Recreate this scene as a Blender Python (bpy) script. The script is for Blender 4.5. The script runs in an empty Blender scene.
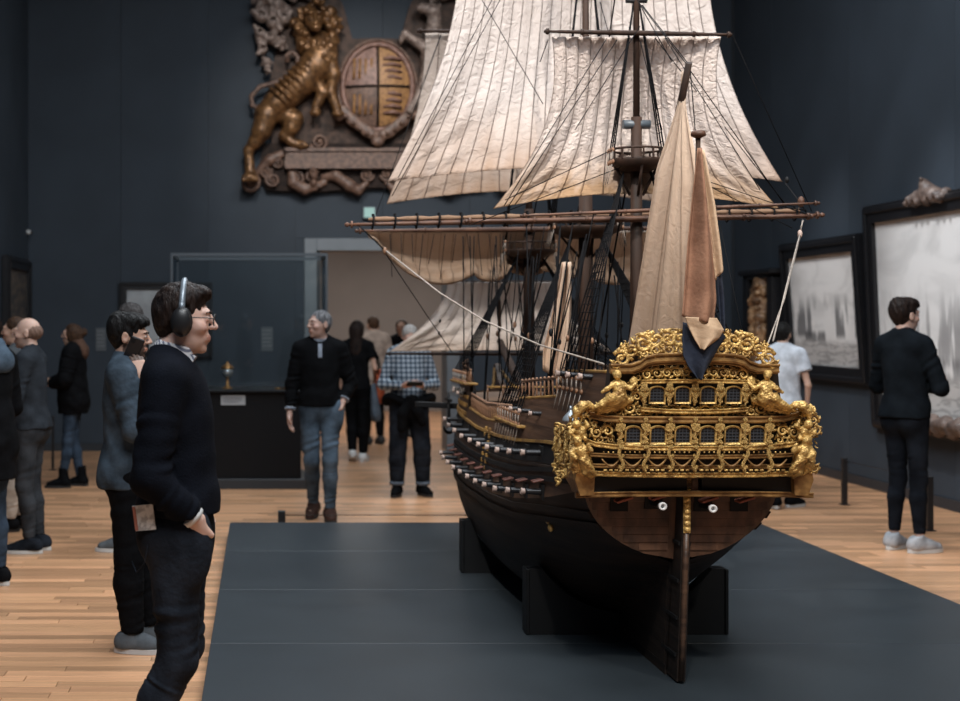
import bpy, bmesh, math, random
import numpy as np
from mathutils import Vector, Matrix, Euler

SC = bpy.context.scene
COL = bpy.context.collection
R = math.radians

# ------------------------------------------------------------------ camera
FOC = 1400.0                      # focal length in pixels of the 960 x 701 frame
CAMZ = 1.65
PX0, PY0 = 262.0, 322.0           # vanishing point of the room's depth (rising-front style shift)
cam_d = bpy.data.cameras.new('camera')
cam_d.sensor_width = 36.0
cam_d.lens = FOC / 960 * 36
cam_d.shift_x = (480 - PX0) / 960
cam_d.shift_y = -(350.5 - PY0) / 960
cam_d.dof.use_dof = True
cam_d.dof.focus_distance = 5.75
cam_d.dof.aperture_fstop = 2.8
cam = bpy.data.objects.new('camera', cam_d)
cam.location = (0, 0, CAMZ)
cam.rotation_euler = (R(90), 0, 0)
COL.objects.link(cam)
SC.camera = cam

# ------------------------------------------------------------------ world, exposure
SC.view_settings.view_transform = 'Standard'
SC.view_settings.look = 'None'
SC.view_settings.gamma = 1.0
SC.view_settings.use_curve_mapping = False
SC.view_settings.exposure = 0.75
world = bpy.data.worlds.new('hall_ambience')
SC.world = world
world.use_nodes = True
world.node_tree.nodes['Background'].inputs[0].default_value = (0.62, 0.74, 0.95, 1)
world.node_tree.nodes['Background'].inputs[1].default_value = 0.045

# ------------------------------------------------------------------ lights: laylight and track spots
def area(name, loc, rot, sx, sy, power, col):
    d = bpy.data.lights.new(name, 'AREA')
    d.shape = 'RECTANGLE'; d.size = sx; d.size_y = sy
    d.energy = power; d.color = col
    o = bpy.data.objects.new(name, d)
    o.location = loc; o.rotation_euler = rot
    COL.objects.link(o)
    return o
def spot(name, loc, target, power, deg, blend, col, rad=0.12):
    d = bpy.data.lights.new(name, 'SPOT')
    d.energy = power; d.spot_size = R(deg); d.spot_blend = blend; d.color = col
    d.shadow_soft_size = rad
    o = bpy.data.objects.new(name, d)
    o.location = loc
    v = Vector(target) - Vector(loc)
    o.rotation_euler = v.to_track_quat('-Z', 'Y').to_euler()
    COL.objects.link(o)
    return o
area('laylight_hall', (1.5, 9.0, 7.3), (0, 0, 0), 5.0, 9.0, 460, (0.87, 0.94, 1.0))
area('laylight_entry', (0.8, 0.5, 7.3), (0, 0, 0), 5.0, 4.0, 430, (0.90, 0.95, 1.0))
area('laylight_passage', (2.2, 22.0, 3.4), (0, 0, 0), 4.0, 4.0, 90, (1.0, 0.96, 0.92))
spot('track_spot_stern', (0.4, 1.6, 6.2), (1.78, 5.9, 1.25), 400, 24, 0.7, (1.0, 0.92, 0.80))
spot('track_spot_stern_low', (3.6, 1.8, 6.0), (1.8, 5.9, 1.3), 300, 24, 0.7, (1.0, 0.92, 0.80))
spot('track_spot_sails', (-1.2, 3.2, 6.9), (1.5, 7.8, 2.7), 1250, 34, 0.7, (1.0, 0.95, 0.88))
spot('track_spot_sails_starboard', (4.6, 3.0, 6.9), (1.9, 7.2, 2.6), 720, 34, 0.7, (1.0, 0.95, 0.88))
spot('track_spot_arms', (0.3, 12.5, 7.0), (1.0, 17.8, 3.9), 400, 40, 0.8, (1.0, 0.93, 0.85))
spot('track_spot_arms_starboard', (2.6, 12.5, 7.0), (1.9, 17.8, 3.9), 260, 40, 0.8, (1.0, 0.93, 0.85))
spot('track_spot_painting', (3.2, 14.4, 6.6), (6.0, 14.9, 1.55), 420, 25, 0.9, (0.96, 0.97, 1.0))
spot('track_spot_large_painting', (3.2, 12.0, 6.6), (6.0, 12.4, 1.45), 560, 28, 0.9, (0.96, 0.97, 1.0))
spot('track_spot_visitor', (1.7, 3.0, 6.4), (-0.2, 4.83, 1.5), 190, 22, 0.8, (1.0, 0.95, 0.9))

def at(px, py, Y):
    return Vector(((px - PX0) / FOC * Y, Y, CAMZ - (py - PY0) / FOC * Y))

# ------------------------------------------------------------------ materials
MATS = {}
def mat(name, col, rough=0.6, metal=0.0, var=0.0, scale=8.0, col2=None, bump=0.0, bscale=None,
        spec=0.5, sheen=0.0, stretch=(1, 1, 1), detail=4.0, coat=0.0, emit=None, estr=0.0, lo=0.35, hi=0.65):
    if name in MATS: return MATS[name]
    m = bpy.data.materials.new(name); m.use_nodes = True
    nt = m.node_tree; b = nt.nodes['Principled BSDF']
    c = (*col, 1)
    b.inputs['Base Color'].default_value = c
    b.inputs['Roughness'].default_value = rough
    b.inputs['Metallic'].default_value = metal
    b.inputs['Specular IOR Level'].default_value = spec
    if sheen: b.inputs['Sheen Weight'].default_value = sheen
    if coat: b.inputs['Coat Weight'].default_value = coat
    if emit:
        b.inputs['Emission Color'].default_value = (*emit, 1); b.inputs['Emission Strength'].default_value = estr
    if var or col2 or bump:
        tc = nt.nodes.new('ShaderNodeTexCoord')
        mp = nt.nodes.new('ShaderNodeMapping'); mp.inputs['Scale'].default_value = stretch
        nt.links.new(tc.outputs['Object'], mp.inputs['Vector'])
    if var or col2:
        n = nt.nodes.new('ShaderNodeTexNoise'); n.inputs['Scale'].default_value = scale
        n.inputs['Detail'].default_value = detail
        nt.links.new(mp.outputs[0], n.inputs['Vector'])
        r = nt.nodes.new('ShaderNodeValToRGB')
        c2 = col2 if col2 else tuple(max(0, v * (1 - var)) for v in col)
        c1 = col if col2 else tuple(min(1, v * (1 + var)) for v in col)
        r.color_ramp.elements[0].color = (*c2, 1); r.color_ramp.elements[1].color = (*c1, 1)
        r.color_ramp.elements[0].position = lo; r.color_ramp.elements[1].position = hi
        nt.links.new(n.outputs['Fac'], r.inputs['Fac'])
        nt.links.new(r.outputs[0], b.inputs['Base Color'])
    if bump:
        n2 = nt.nodes.new('ShaderNodeTexNoise'); n2.inputs['Scale'].default_value = bscale or scale * 3
        n2.inputs['Detail'].default_value = 3
        nt.links.new(mp.outputs[0], n2.inputs['Vector'])
        bp = nt.nodes.new('ShaderNodeBump'); bp.inputs['Strength'].default_value = bump
        bp.inputs['Distance'].default_value = 0.01
        nt.links.new(n2.outputs['Fac'], bp.inputs['Height'])
        nt.links.new(bp.outputs[0], b.inputs['Normal'])
    MATS[name] = m
    return m

def mat_attr(name, rough=0.5, grain=None, bump=0.0, spec=0.5, sss=0.0, gstr=0.3):
    """colour from the mesh's 'Col' attribute, optionally broken up by a stretched grain"""
    m = bpy.data.materials.new(name); m.use_nodes = True
    nt = m.node_tree; b = nt.nodes['Principled BSDF']
    a = nt.nodes.new('ShaderNodeAttribute'); a.attribute_name = 'Col'
    b.inputs['Roughness'].default_value = rough
    b.inputs['Specular IOR Level'].default_value = spec
    out = a.outputs['Color']
    if grain:
        tc = nt.nodes.new('ShaderNodeTexCoord')
        mp = nt.nodes.new('ShaderNodeMapping'); mp.inputs['Scale'].default_value = grain
        nt.links.new(tc.outputs['Object'], mp.inputs['Vector'])
        n = nt.nodes.new('ShaderNodeTexNoise'); n.inputs['Scale'].default_value = 1; n.inputs['Detail'].default_value = 5
        nt.links.new(mp.outputs[0], n.inputs['Vector'])
        mr = nt.nodes.new('ShaderNodeMapRange'); mr.inputs[1].default_value = .25; mr.inputs[2].default_value = .75
        mr.inputs[3].default_value = 1 - gstr; mr.inputs[4].default_value = 1 + gstr
        nt.links.new(n.outputs['Fac'], mr.inputs[0])
        mx = nt.nodes.new('ShaderNodeMix'); mx.data_type = 'RGBA'; mx.blend_type = 'MULTIPLY'; mx.inputs[0].default_value = 1
        nt.links.new(out, mx.inputs[6]); nt.links.new(mr.outputs[0], mx.inputs[7])
        out = mx.outputs[2]
        if bump:
            bp = nt.nodes.new('ShaderNodeBump'); bp.inputs['Strength'].default_value = bump; bp.inputs['Distance'].default_value = .004
            nt.links.new(n.outputs['Fac'], bp.inputs['Height']); nt.links.new(bp.outputs[0], b.inputs['Normal'])
    nt.links.new(out, b.inputs['Base Color'])
    if sss:
        b.inputs['Subsurface Weight'].default_value = sss
        b.inputs['Subsurface Radius'].default_value = (.01, .004, .002)
        b.inputs['Subsurface Scale'].default_value = .5
    return m

# ------------------------------------------------------------------ object helpers
def link(o, parent=None):
    COL.objects.link(o)
    if parent is not None: o.parent = parent
    return o
def tag(o, label=None, cat=None, group=None, kind=None):
    if label: o['label'] = label
    if cat: o['category'] = cat
    if group: o['group'] = group
    if kind: o['kind'] = kind
    return o
def empty(name, loc=(0, 0, 0), rz=0.0, parent=None):
    o = bpy.data.objects.new(name, None)
    o.location = loc; o.rotation_euler = (0, 0, rz)
    o.empty_display_size = .1
    return link(o, parent)
def copy_tree(o, parent=None):
    c = o.copy(); COL.objects.link(c); c.parent = parent
    for ch in o.children: copy_tree(ch, c)
    return c

def fast_mesh(name, V, Q, smooth=True, col=None):
    me = bpy.data.meshes.new(name)
    V = np.asarray(V, dtype=np.float32); Q = np.asarray(Q, dtype=np.int32)
    k = Q.shape[1]
    me.vertices.add(len(V)); me.vertices.foreach_set('co', V.ravel())
    me.loops.add(Q.size); me.loops.foreach_set('vertex_index', Q.ravel())
    me.polygons.add(len(Q))
    me.polygons.foreach_set('loop_start', np.arange(0, Q.size, k, dtype=np.int32))
    me.polygons.foreach_set('loop_total', np.full(len(Q), k, dtype=np.int32))
    me.polygons.foreach_set('use_smooth', np.full(len(Q), smooth, dtype=bool))
    me.update(calc_edges=True)
    if col is not None:
        at_ = me.color_attributes.new('Col', 'FLOAT_COLOR', 'POINT')
        c4 = np.ones((len(V), 4), dtype=np.float32); c4[:, :3] = col
        at_.data.foreach_set('color', c4.ravel())
    return me

class MB:
    """collects shapes, then build() links them as ONE mesh object"""
    def __init__(s): s.v = []; s.f = []; s.sm = []; s.uv = None
    def add(s, vs, fs, smooth=False):
        n = len(s.v)
        s.v += [tuple(p) for p in vs]
        for f in fs: s.f.append(tuple(i + n for i in f)); s.sm.append(smooth)
        return s
    def box(s, c, size, rot=None, taper=1.0, bev=0.0):
        hx, hy, hz = size[0] / 2, size[1] / 2, size[2] / 2
        if bev <= 0:
            p = [(-hx, -hy, -hz), (hx, -hy, -hz), (hx, hy, -hz), (-hx, hy, -hz),
                 (-hx * taper, -hy * taper, hz), (hx * taper, -hy * taper, hz), (hx * taper, hy * taper, hz), (-hx * taper, hy * taper, hz)]
            f = [(0, 3, 2, 1), (4, 5, 6, 7), (0, 1, 5, 4), (1, 2, 6, 5), (2, 3, 7, 6), (3, 0, 4, 7)]
        else:
            b = min(bev, hx * .99, hy * .99, hz * .99); p = []; idx = {}
            for sx in (-1, 1):
                for sy in (-1, 1):
                    for sz in (-1, 1):
                        for ax in range(3):
                            q = [sx * (hx - b), sy * (hy - b), sz * (hz - b)]
                            q[ax] = (sx * hx, sy * hy, sz * hz)[ax]
                            idx[(sx, sy, sz, ax)] = len(p); p.append(tuple(q))
            f = []
            for ax in range(3):
                o1, o2 = [a for a in range(3) if a != ax]
                for sg in (-1, 1):
                    q = []
                    for (a, b2) in ((-1, -1), (1, -1), (1, 1), (-1, 1)):
                        k = [0, 0, 0]; k[ax] = sg; k[o1] = a; k[o2] = b2
                        q.append(idx[(*k, ax)])
                    f.append(tuple(q))
            for ax in range(3):   # edge strips running along ax
                o1, o2 = [a for a in range(3) if a != ax]
                for a in (-1, 1):
                    for b2 in (-1, 1):
                        k0 = [0, 0, 0]; k0[ax] = -1; k0[o1] = a; k0[o2] = b2
                        k1 = list(k0); k1[ax] = 1
                        f.append((idx[(*k0, o1)], idx[(*k1, o1)], idx[(*k1, o2)], idx[(*k0, o2)]))
            for sx in (-1, 1):
                for sy in (-1, 1):
                    for sz in (-1, 1): f.append(tuple(idx[(sx, sy, sz, a)] for a in range(3)))
        M = rot.to_matrix() if isinstance(rot, Euler) else (rot if rot is not None else Matrix.Identity(3))
        C = Vector(c)
        return s.add([C + M @ Vector(q) for q in p], f)
    def tube(s, pts, rad, n=8, cap=True, flat=None, closed=False):
        pts = [Vector(p) for p in pts]
        if not hasattr(rad, '__len__'): rad = [rad] * len(pts)
        m = len(pts); rings = []; vs = []
        up = None
        for i in range(m):
            if closed: t = pts[(i + 1) % m] - pts[i - 1]
            else: t = pts[min(i + 1, m - 1)] - pts[max(i - 1, 0)]
            if t.length < 1e-9: t = Vector((0, 0, 1))
            t.normalize()
            if up is None:
                a = Vector((0, 0, 1)) if abs(t.z) < .9 else Vector((0, 1, 0))
                if flat is not None: a = Vector(flat[0])
                up = (a - t * a.dot(t)).normalized()
            else:
                up = (up - t * up.dot(t))
                up = up.normalized() if up.length > 1e-6 else t.orthogonal().normalized()
            w = t.cross(up)
            fl = flat[1] if flat is not None else 1.0
            for k in range(n):
                an = 2 * math.pi * k / n
                vs.append(pts[i] + (w * math.cos(an) + up * (math.sin(an) * fl)) * rad[i])
        fs = []
        for i in range(m if closed else m - 1):
            j = (i + 1) % m
            for k in range(n):
                k2 = (k + 1) % n
                fs.append((i * n + k, i * n + k2, j * n + k2, j * n + k))
        s.add(vs, fs, True)
        if cap and not closed:
            b0 = len(s.v) - m * n
            s.f.append(tuple(b0 + k for k in reversed(range(n)))); s.sm.append(False)
            s.f.append(tuple(b0 + (m - 1) * n + k for k in range(n))); s.sm.append(False)
        return s
    def lathe(s, prof, n=16, M=None, smooth=True, arc=2 * math.pi):
        """prof: list of (radius, z); M: 4x4"""
        M = M or Matrix.Identity(4); vs = []; fs = []
        for (r, z) in prof:
            for k in range(n):
                a = 2 * math.pi * k / n
                vs.append(M @ Vector((r * math.cos(a), r * math.sin(a), z)))
        for i in range(len(prof) - 1):
            for k in range(n):
                k2 = (k + 1) % n
                fs.append((i * n + k, i * n + k2, (i + 1) * n + k2, (i + 1) * n + k))
        fs.append(tuple(reversed(range(n)))); fs.append(tuple((len(prof) - 1) * n + k for k in range(n)))
        return s.add(vs, fs, smooth)
    def prism(s, outline, d0, d1, axes=((1, 0, 0), (0, 0, 1), (0, 1, 0)), origin=(0, 0, 0)):
        """outline in (u,v), extruded from d0 to d1 along the third axis"""
        U, V, W = (Vector(a) for a in axes); O = Vector(origin); n = len(outline)
        vs = [O + U * u + V * v + W * d0 for u, v in outline] + [O + U * u + V * v + W * d1 for u, v in outline]
        fs = [(i, (i + 1) % n, n + (i + 1) % n, n + i) for i in range(n)]
        fs += [tuple(reversed(range(n))), tuple(range(n, 2 * n))]
        return s.add(vs, fs)
    def ball(s, c, r, n=10, m=7, M=None):
        if not hasattr(r, '__len__'): r = (r, r, r)
        c = Vector(c); vs = []; fs = []
        for i in range(m + 1):
            th = math.pi * i / m
            for k in range(n):
                a = 2 * math.pi * k / n
                q = Vector((r[0] * math.sin(th) * math.cos(a), r[1] * math.sin(th) * math.sin(a), r[2] * math.cos(th)))
                if M is not None: q = M @ q
                vs.append(c + q)
        for i in range(m):
            for k in range(n):
                k2 = (k + 1) % n
                if i == 0: fs.append((k, n + k, n + k2))
                elif i == m - 1: fs.append((i * n + k, (i + 1) * n + k, i * n + k2))
                else: fs.append((i * n + k, (i + 1) * n + k, (i + 1) * n + k2, i * n + k2))
        return s.add(vs, fs, True)
    def mesh(s, name):
        me = bpy.data.meshes.new(name)
        me.from_pydata(s.v, [], s.f)
        me.polygons.foreach_set('use_smooth', s.sm)
        me.update()
        bm = bmesh.new(); bm.from_mesh(me)
        bmesh.ops.recalc_face_normals(bm, faces=bm.faces)
        bm.to_mesh(me); bm.free()
        return me
    def build(s, name, m, parent=None, loc=None):
        me = s.mesh(name); me.materials.append(m)
        o = bpy.data.objects.new(name, me)
        if loc is not None: o.location = loc
        return link(o, parent)

# ------------------------------------------------------------------ implicit surfaces for bodies and carvings
class SDF:
    def __init__(s, lo, hi, h=.01, fine=()):
        """fine: list of (axis, a, b, step) giving finer steps on part of an axis"""
        s.ax = []
        for a in range(3):
            segs = sorted([(f[1], f[2], f[3]) for f in fine if f[0] == a])
            x = lo[a]; out = []
            while x < hi[a]:
                st = h
                for (p, q, e) in segs:
                    if p <= x <= q: st = min(st, e)
                out.append(x); x += st
            out.append(x); s.ax.append(np.array(out, dtype=np.float32))
        s.d = np.full([len(a) for a in s.ax], 1.0, dtype=np.float32)
        s.h = h; s.R = np.eye(3, dtype=np.float32); s.o = np.zeros(3, dtype=np.float32)
    def frame(s, o=(0, 0, 0), Rm=None):
        s.o = np.array(o, dtype=np.float32)
        s.R = np.eye(3, dtype=np.float32) if Rm is None else np.array([list(r) for r in Rm], dtype=np.float32)
        return s
    def _blk(s, lo, hi):
        cs = np.array([[(lo, hi)[i >> k & 1][k] for k in range(3)] for i in range(8)], dtype=np.float32)
        w = cs @ s.R.T + s.o
        l, u = w.min(0), w.max(0); sl = []
        for a in range(3):
            i0 = max(int(np.searchsorted(s.ax[a], l[a])) - 1, 0)
            i1 = min(int(np.searchsorted(s.ax[a], u[a])) + 2, len(s.ax[a]))
            if i1 - i0 < 1: return None, None
            sl.append(slice(i0, i1))
        x = s.ax[0][sl[0]][:, None, None] - s.o[0]; y = s.ax[1][sl[1]][None, :, None] - s.o[1]; z = s.ax[2][sl[2]][None, None, :] - s.o[2]
        P = [s.R[0, a] * x + s.R[1, a] * y + s.R[2, a] * z for a in range(3)]
        return tuple(sl), P
    def _put(s, sl, d, k, mode):
        a = s.d[sl]
        if mode == 'add':
            if k > 0:
                hh = np.maximum(k - np.abs(a - d), 0) / k
                s.d[sl] = np.minimum(a, d) - hh * hh * k * .25
            else: s.d[sl] = np.minimum(a, d)
        else:
            b = -d
            if k > 0:
                hh = np.maximum(k - np.abs(a - b), 0) / k
                s.d[sl] = np.maximum(a, b) + hh * hh * k * .25
            else: s.d[sl] = np.maximum(a, b)
    def ell(s, c, r, k=.02, mode='add', Rm=None):
        if not hasattr(r, '__len__'): r = (r, r, r)
        o0, R0 = s.o, s.R
        if Rm is not None:
            s.o = s.o + s.R @ np.array(c, dtype=np.float32); s.R = s.R @ np.array([list(q) for q in Rm], dtype=np.float32); c = (0, 0, 0)
        m = k + 3 * s.h
        sl, P = s._blk([c[i] - r[i] - m for i in range(3)], [c[i] + r[i] + m for i in range(3)])
        if sl is not None:
            q = [(P[i] - c[i]) for i in range(3)]
            k0 = np.sqrt(sum((q[i] / r[i]) ** 2 for i in range(3)))
            k1 = np.sqrt(sum((q[i] / r[i] ** 2) ** 2 for i in range(3))) + 1e-6
            s._put(sl, k0 * (k0 - 1) / k1, k, mode)
        s.o, s.R = o0, R0
        return s
    def cap(s, a, b, ra, rb=None, k=.02, sc=None, flat=False, wr=None, mode='add', flat0=False):
        """round cone from a to b; sc flattens by axis; flat cuts the b end square; wr=(amp,freq,t0,t1) wrinkles"""
        rb = ra if rb is None else rb
        a = np.array(a, dtype=np.float32); b = np.array(b, dtype=np.float32)
        sc_ = np.array(sc if sc is not None else (1, 1, 1), dtype=np.float32)
        m = k + 3 * s.h + (abs(wr[0]) if wr else 0); rm = max(ra, rb)
        sl, P = s._blk(np.minimum(a, b) - rm * sc_ - m, np.maximum(a, b) + rm * sc_ + m)
        if sl is None: return s
        A = a / sc_; B = b / sc_; D = B - A; L2 = float(D @ D) + 1e-9
        p = [P[i] / sc_[i] - A[i] for i in range(3)]
        tr = (p[0] * D[0] + p[1] * D[1] + p[2] * D[2]) / L2
        t = np.clip(tr, 0, 1)
        q = [p[i] - t * D[i] for i in range(3)]
        dist = np.sqrt(q[0] ** 2 + q[1] ** 2 + q[2] ** 2)
        rad = ra + (rb - ra) * t
        if wr:
            amp, fr, t0, t1 = wr
            w = np.clip((t - t0) / .08, 0, 1) * np.clip((t1 - t) / .08, 0, 1)
            ph = np.arctan2(q[1], q[0] + 1e-6)
            rad = rad + amp * w * np.sin(t * fr + 1.9 * np.sin(ph + t * 5.1) + 1.1 * ph) * (.35 + .65 * np.sin(ph * 1.0 + t * fr * .31 + fr))
        d = (dist - rad) * float(sc_.min())
        if flat: d = np.maximum(d, (tr - 1) * math.sqrt(L2) * float(sc_.min()))
        if flat0: d = np.maximum(d, -tr * math.sqrt(L2) * float(sc_.min()))
        s._put(sl, d, k, mode)
        return s
    def path(s, pts, rad, k=.01, mode='add', sc=None):
        if not hasattr(rad, '__len__'): rad = [rad] * len(pts)
        for i in range(len(pts) - 1): s.cap(pts[i], pts[i + 1], rad[i], rad[i + 1], k, sc=sc, mode=mode)
        return s
    def box(s, c, hsz, r=.01, k=.0, mode='add'):
        m = k + 3 * s.h
        sl, P = s._blk([c[i] - hsz[i] - m for i in range(3)], [c[i] + hsz[i] + m for i in range(3)])
        if sl is None: return s
        q = [np.abs(P[i] - c[i]) - hsz[i] + r for i in range(3)]
        o = np.sqrt(sum(np.maximum(v, 0) ** 2 for v in q)) + np.minimum(np.maximum(q[0], np.maximum(q[1], q[2])), 0) - r
        s._put(sl, o, k, mode)
        return s
    def cut(s, p, n, k=0.0):
        """keep the side the normal points away from"""
        n = np.array(n, dtype=np.float32); n = n / np.linalg.norm(n)
        n = s.R @ n; p = s.R @ np.array(p, dtype=np.float32) + s.o
        d = (s.ax[0][:, None, None] - p[0]) * n[0] + (s.ax[1][None, :, None] - p[1]) * n[1] + (s.ax[2][None, None, :] - p[2]) * n[2]
        s._put((slice(None),) * 3, -d, k, 'sub')
        return s
    def func(s, fn):
        """d = fn(d, x, y, z)"""
        s.d = fn(s.d, s.ax[0][:, None, None], s.ax[1][None, :, None], s.ax[2][None, None, :]).astype(np.float32)
        return s
    def net(s):
        d = s.d.copy()
        for a in range(3):       # close the surface at the grid's border
            ix = [slice(None)] * 3; ix[a] = 0; d[tuple(ix)] = np.maximum(d[tuple(ix)], 1e-3)
            ix[a] = -1; d[tuple(ix)] = np.maximum(d[tuple(ix)], 1e-3)
        ins = d < 0
        n = [x - 1 for x in d.shape]
        cnt = np.zeros(n, dtype=np.int8)
        for i in range(8):
            cnt += ins[i & 1:n[0] + (i & 1), (i >> 1) & 1:n[1] + ((i >> 1) & 1), (i >> 2) & 1:n[2] + ((i >> 2) & 1)]
        cells = np.argwhere((cnt > 0) & (cnt < 8))
        if len(cells) == 0: return np.zeros((0, 3)), np.zeros((0, 4), dtype=int)
        vid = np.full(n, -1, dtype=np.int32)
        vid[cells[:, 0], cells[:, 1], cells[:, 2]] = np.arange(len(cells))
        acc = np.zeros((len(cells), 3)); num = np.zeros(len(cells))
        for a in range(3):
            o = [0, 0, 0]; u, v = [x for x in range(3) if x != a]
            for i in (0, 1):
                for j in (0, 1):
                    p0 = cells.copy(); p0[:, u] += i; p0[:, v] += j
                    p1 = p0.copy(); p1[:, a] += 1
                    d0 = d[p0[:, 0], p0[:, 1], p0[:, 2]]; d1 = d[p1[:, 0], p1[:, 1], p1[:, 2]]
                    c = (d0 < 0) != (d1 < 0)
                    t = np.where(c, d0 / np.where(c, d0 - d1, 1), 0)
                    pos = p0.astype(np.float64); pos[:, a] += t
                    acc += pos * c[:, None]; num += c
        pos = acc / num[:, None]
        V = np.stack([np.interp(pos[:, a], np.arange(len(s.ax[a])), s.ax[a]) for a in range(3)], 1)
        quads = []
        for a in range(3):
            u, v = (a + 1) % 3, (a + 2) % 3
            s0 = [slice(None)] * 3; s1 = [slice(None)] * 3
            s0[a] = slice(0, -1); s1[a] = slice(1, None)
            A = ins[tuple(s0)]; B = ins[tuple(s1)]
            e = np.argwhere(A != B)
            ok = (e[:, u] > 0) & (e[:, v] > 0) & (e[:, u] < n[u]) & (e[:, v] < n[v])
            e = e[ok]
            fl = A[e[:, 0], e[:, 1], e[:, 2]]
            def g(du, dv):
                q = e.copy(); q[:, u] -= du; q[:, v] -= dv
                return vid[q[:, 0], q[:, 1], q[:, 2]]
            q = np.stack([g(1, 1), g(0, 1), g(0, 0), g(1, 0)], 1)
            q[~fl] = q[~fl][:, ::-1]
            quads.append(q)
        Q = np.concatenate(quads)
        return V, Q[(Q >= 0).all(1)]
    def build(s, name, m, parent=None, colfn=None, loc=None, smooth=True):
        V, Q = s.net()
        me = fast_mesh(name, V, Q, smooth, colfn(V) if colfn is not None else None)
        me.materials.append(m)
        o = bpy.data.objects.new(name, me)
        if loc is not None: o.location = loc
        return link(o, parent)

# ------------------------------------------------------------------ the room
XL, XR, YB, YF, ZC = -3.0, 6.05, 17.9, -3.0, 7.6
M_wall = mat('wall_dark_paint', (.032, .042, .055), rough=.72, var=.10, scale=1.3, bump=.05, bscale=90, spec=.3)
M_wallr = M_wall
M_trim = mat('painted_door_trim', (.13, .15, .17), rough=.5, var=.06, scale=3)
M_base = mat('dark_baseboard', (.020, .024, .030), rough=.5)
M_beige = mat('passage_plaster', (.26, .235, .22), rough=.8, var=.05, scale=1.5)
M_ceil = mat('ceiling_paint', (.22, .23, .24), rough=.9)
M_joint = mat('floor_joint', (.10, .05, .025), rough=.7)
M_plank = mat_attr('oak_strip', rough=.33, grain=(3.0, 60, 20), gstr=.22, spec=.45)

def shell_box(name, lo, hi, m, parent=None, kind='structure'):
    c = [(lo[i] + hi[i]) / 2 for i in range(3)]
    b = MB().box((0, 0, 0), [hi[i] - lo[i] for i in range(3)])
    o = b.build(name, m, parent, loc=c)
    if parent is None: o['kind'] = kind
    return o
floor = shell_box('floor', (XL - .2, YF, -.12), (XR + .2, 27.2, -.012), M_joint)
tag(floor, 'warm oak strip floor of the gallery', 'floor')
# strips of oak: the largest in view as parts, the others joined
random.seed(4)
tints = []
for i in range(10):
    k = .70 + .55 * random.random(); w = random.random()
    tints.append(((.50 + .07 * w) * k, (.275 + .03 * w) * k, (.145 + .02 * w) * k))
PW = .095
pl_mesh = []
for tnt in tints:
    b = MB().box((0, 0, 0), (1, PW - .004, .03), bev=.0012)
    me = b.mesh('plank')
    a_ = me.color_attributes.new('Col', 'FLOAT_COLOR', 'POINT')
    a_.data.foreach_set('color', np.tile(np.array([*tnt, 1], dtype=np.float32), len(me.vertices)))
    me.materials.append(M_plank); pl_mesh.append(me)
plank_all = []
row = 0; yy = 3.2
while yy < 26.5:
    x = XL - random.random() * 1.2
    xe = XR if yy < YB - .1 else 4.2
    if yy > YB: x = -.3 - random.random()
    while x < xe:
        L = .55 + random.random() * 1.1
        x1 = min(x + L, xe)
        x0 = max(x, XL if yy < YB else -.2)
        if x1 - x0 > .06: plank_all.append((x0, x1, yy + PW / 2, random.randrange(10), random.random()))
        x += L
    yy += PW; row += 1
def plank_view(p):
    x0, x1, y, t, r = p
    s_ = FOC / y
    a, b = PX0 + x0 * s_, PX0 + x1 * s_
    py = PY0 + CAMZ * s_
    if b < 0 or a > 960 or py > 705: return 0
    if py > 525 and a > 200 and b < 960 - 0: # mostly under the platform
        if -.25 < x0 and x1 < 3.79 and 5.3 < y < 10.7: return 0
    return (min(b, 960) - max(a, 0)) * s_ * s_ / FOC * PW
plank_all.sort(key=plank_view, reverse=True)
for (x0, x1, y, t, r) in plank_all[:300]:
    o = bpy.data.objects.new('plank', pl_mesh[t]); o.location = ((x0 + x1) / 2, y, -.015); o.scale.x = x1 - x0 - .003
    o.delta_rotation_euler = (0, 0, 0); link(o, floor); o.matrix_parent_inverse = Matrix.Translation(-floor.location)
Vp = []; Qp = []; Cp = []
for (x0, x1, y, t, r) in plank_all[300:]:
    n = len(Vp); a, b, h = x0 + .0015, x1 - .0015, PW / 2 - .002
    Vp += [(a, y - h, 0), (b, y - h, 0), (b, y + h, 0), (a, y + h, 0), (a, y - h, -.03), (b, y - h, -.03), (b, y + h, -.03), (a, y + h, -.03)]
    Qp += [tuple(n + i for i in q) for q in ((0, 1, 2, 3), (0, 4, 5, 1), (1, 5, 6, 2), (2, 6, 7, 3), (3, 7, 4, 0))]
    Cp += [tints[t]] * 8
me = fast_mesh('plank_field', Vp, Qp, False, np.array(Cp)); me.materials.append(M_plank)
o = link(bpy.data.objects.new('plank_field', me), floor); o.matrix_parent_inverse = Matrix.Translation(-floor.location); o['kind'] = 'stuff'

# back wall with its doorway, built of tall panels
DX0, DX1, DZ = .70, 2.36, 2.56      # clear opening
wall_back = shell_box('wall_back', (XL - .3, YB + .02, 0), (DX0 - .16, YB + .30, ZC), M_base)
wall_back['kind'] = 'structure'
def child_box(name, lo, hi, m, parent, bev=0.0):
    c = Vector([(lo[i] + hi[i]) / 2 for i in range(3)])
    o = MB().box((0, 0, 0), [hi[i] - lo[i] for i in range(3)], bev=bev).build(name, m, None, loc=c - parent.location)
    o.parent = parent
    return o
child_box('wall_core', (DX1 + .16, YB + .02, 0), (XR + .3, YB + .30, ZC), M_base, wall_back)
child_box('wall_core', (DX0 - .16, YB + .02, DZ + .16), (DX1 + .16, YB + .30, ZC), M_base, wall_back)
edges = [XL]
x = at(121, 0, YB).x - 1.115
while x < XR:
    if x > XL + .1: edges.append(x)
    x += 1.115
edges.append(XR)
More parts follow.
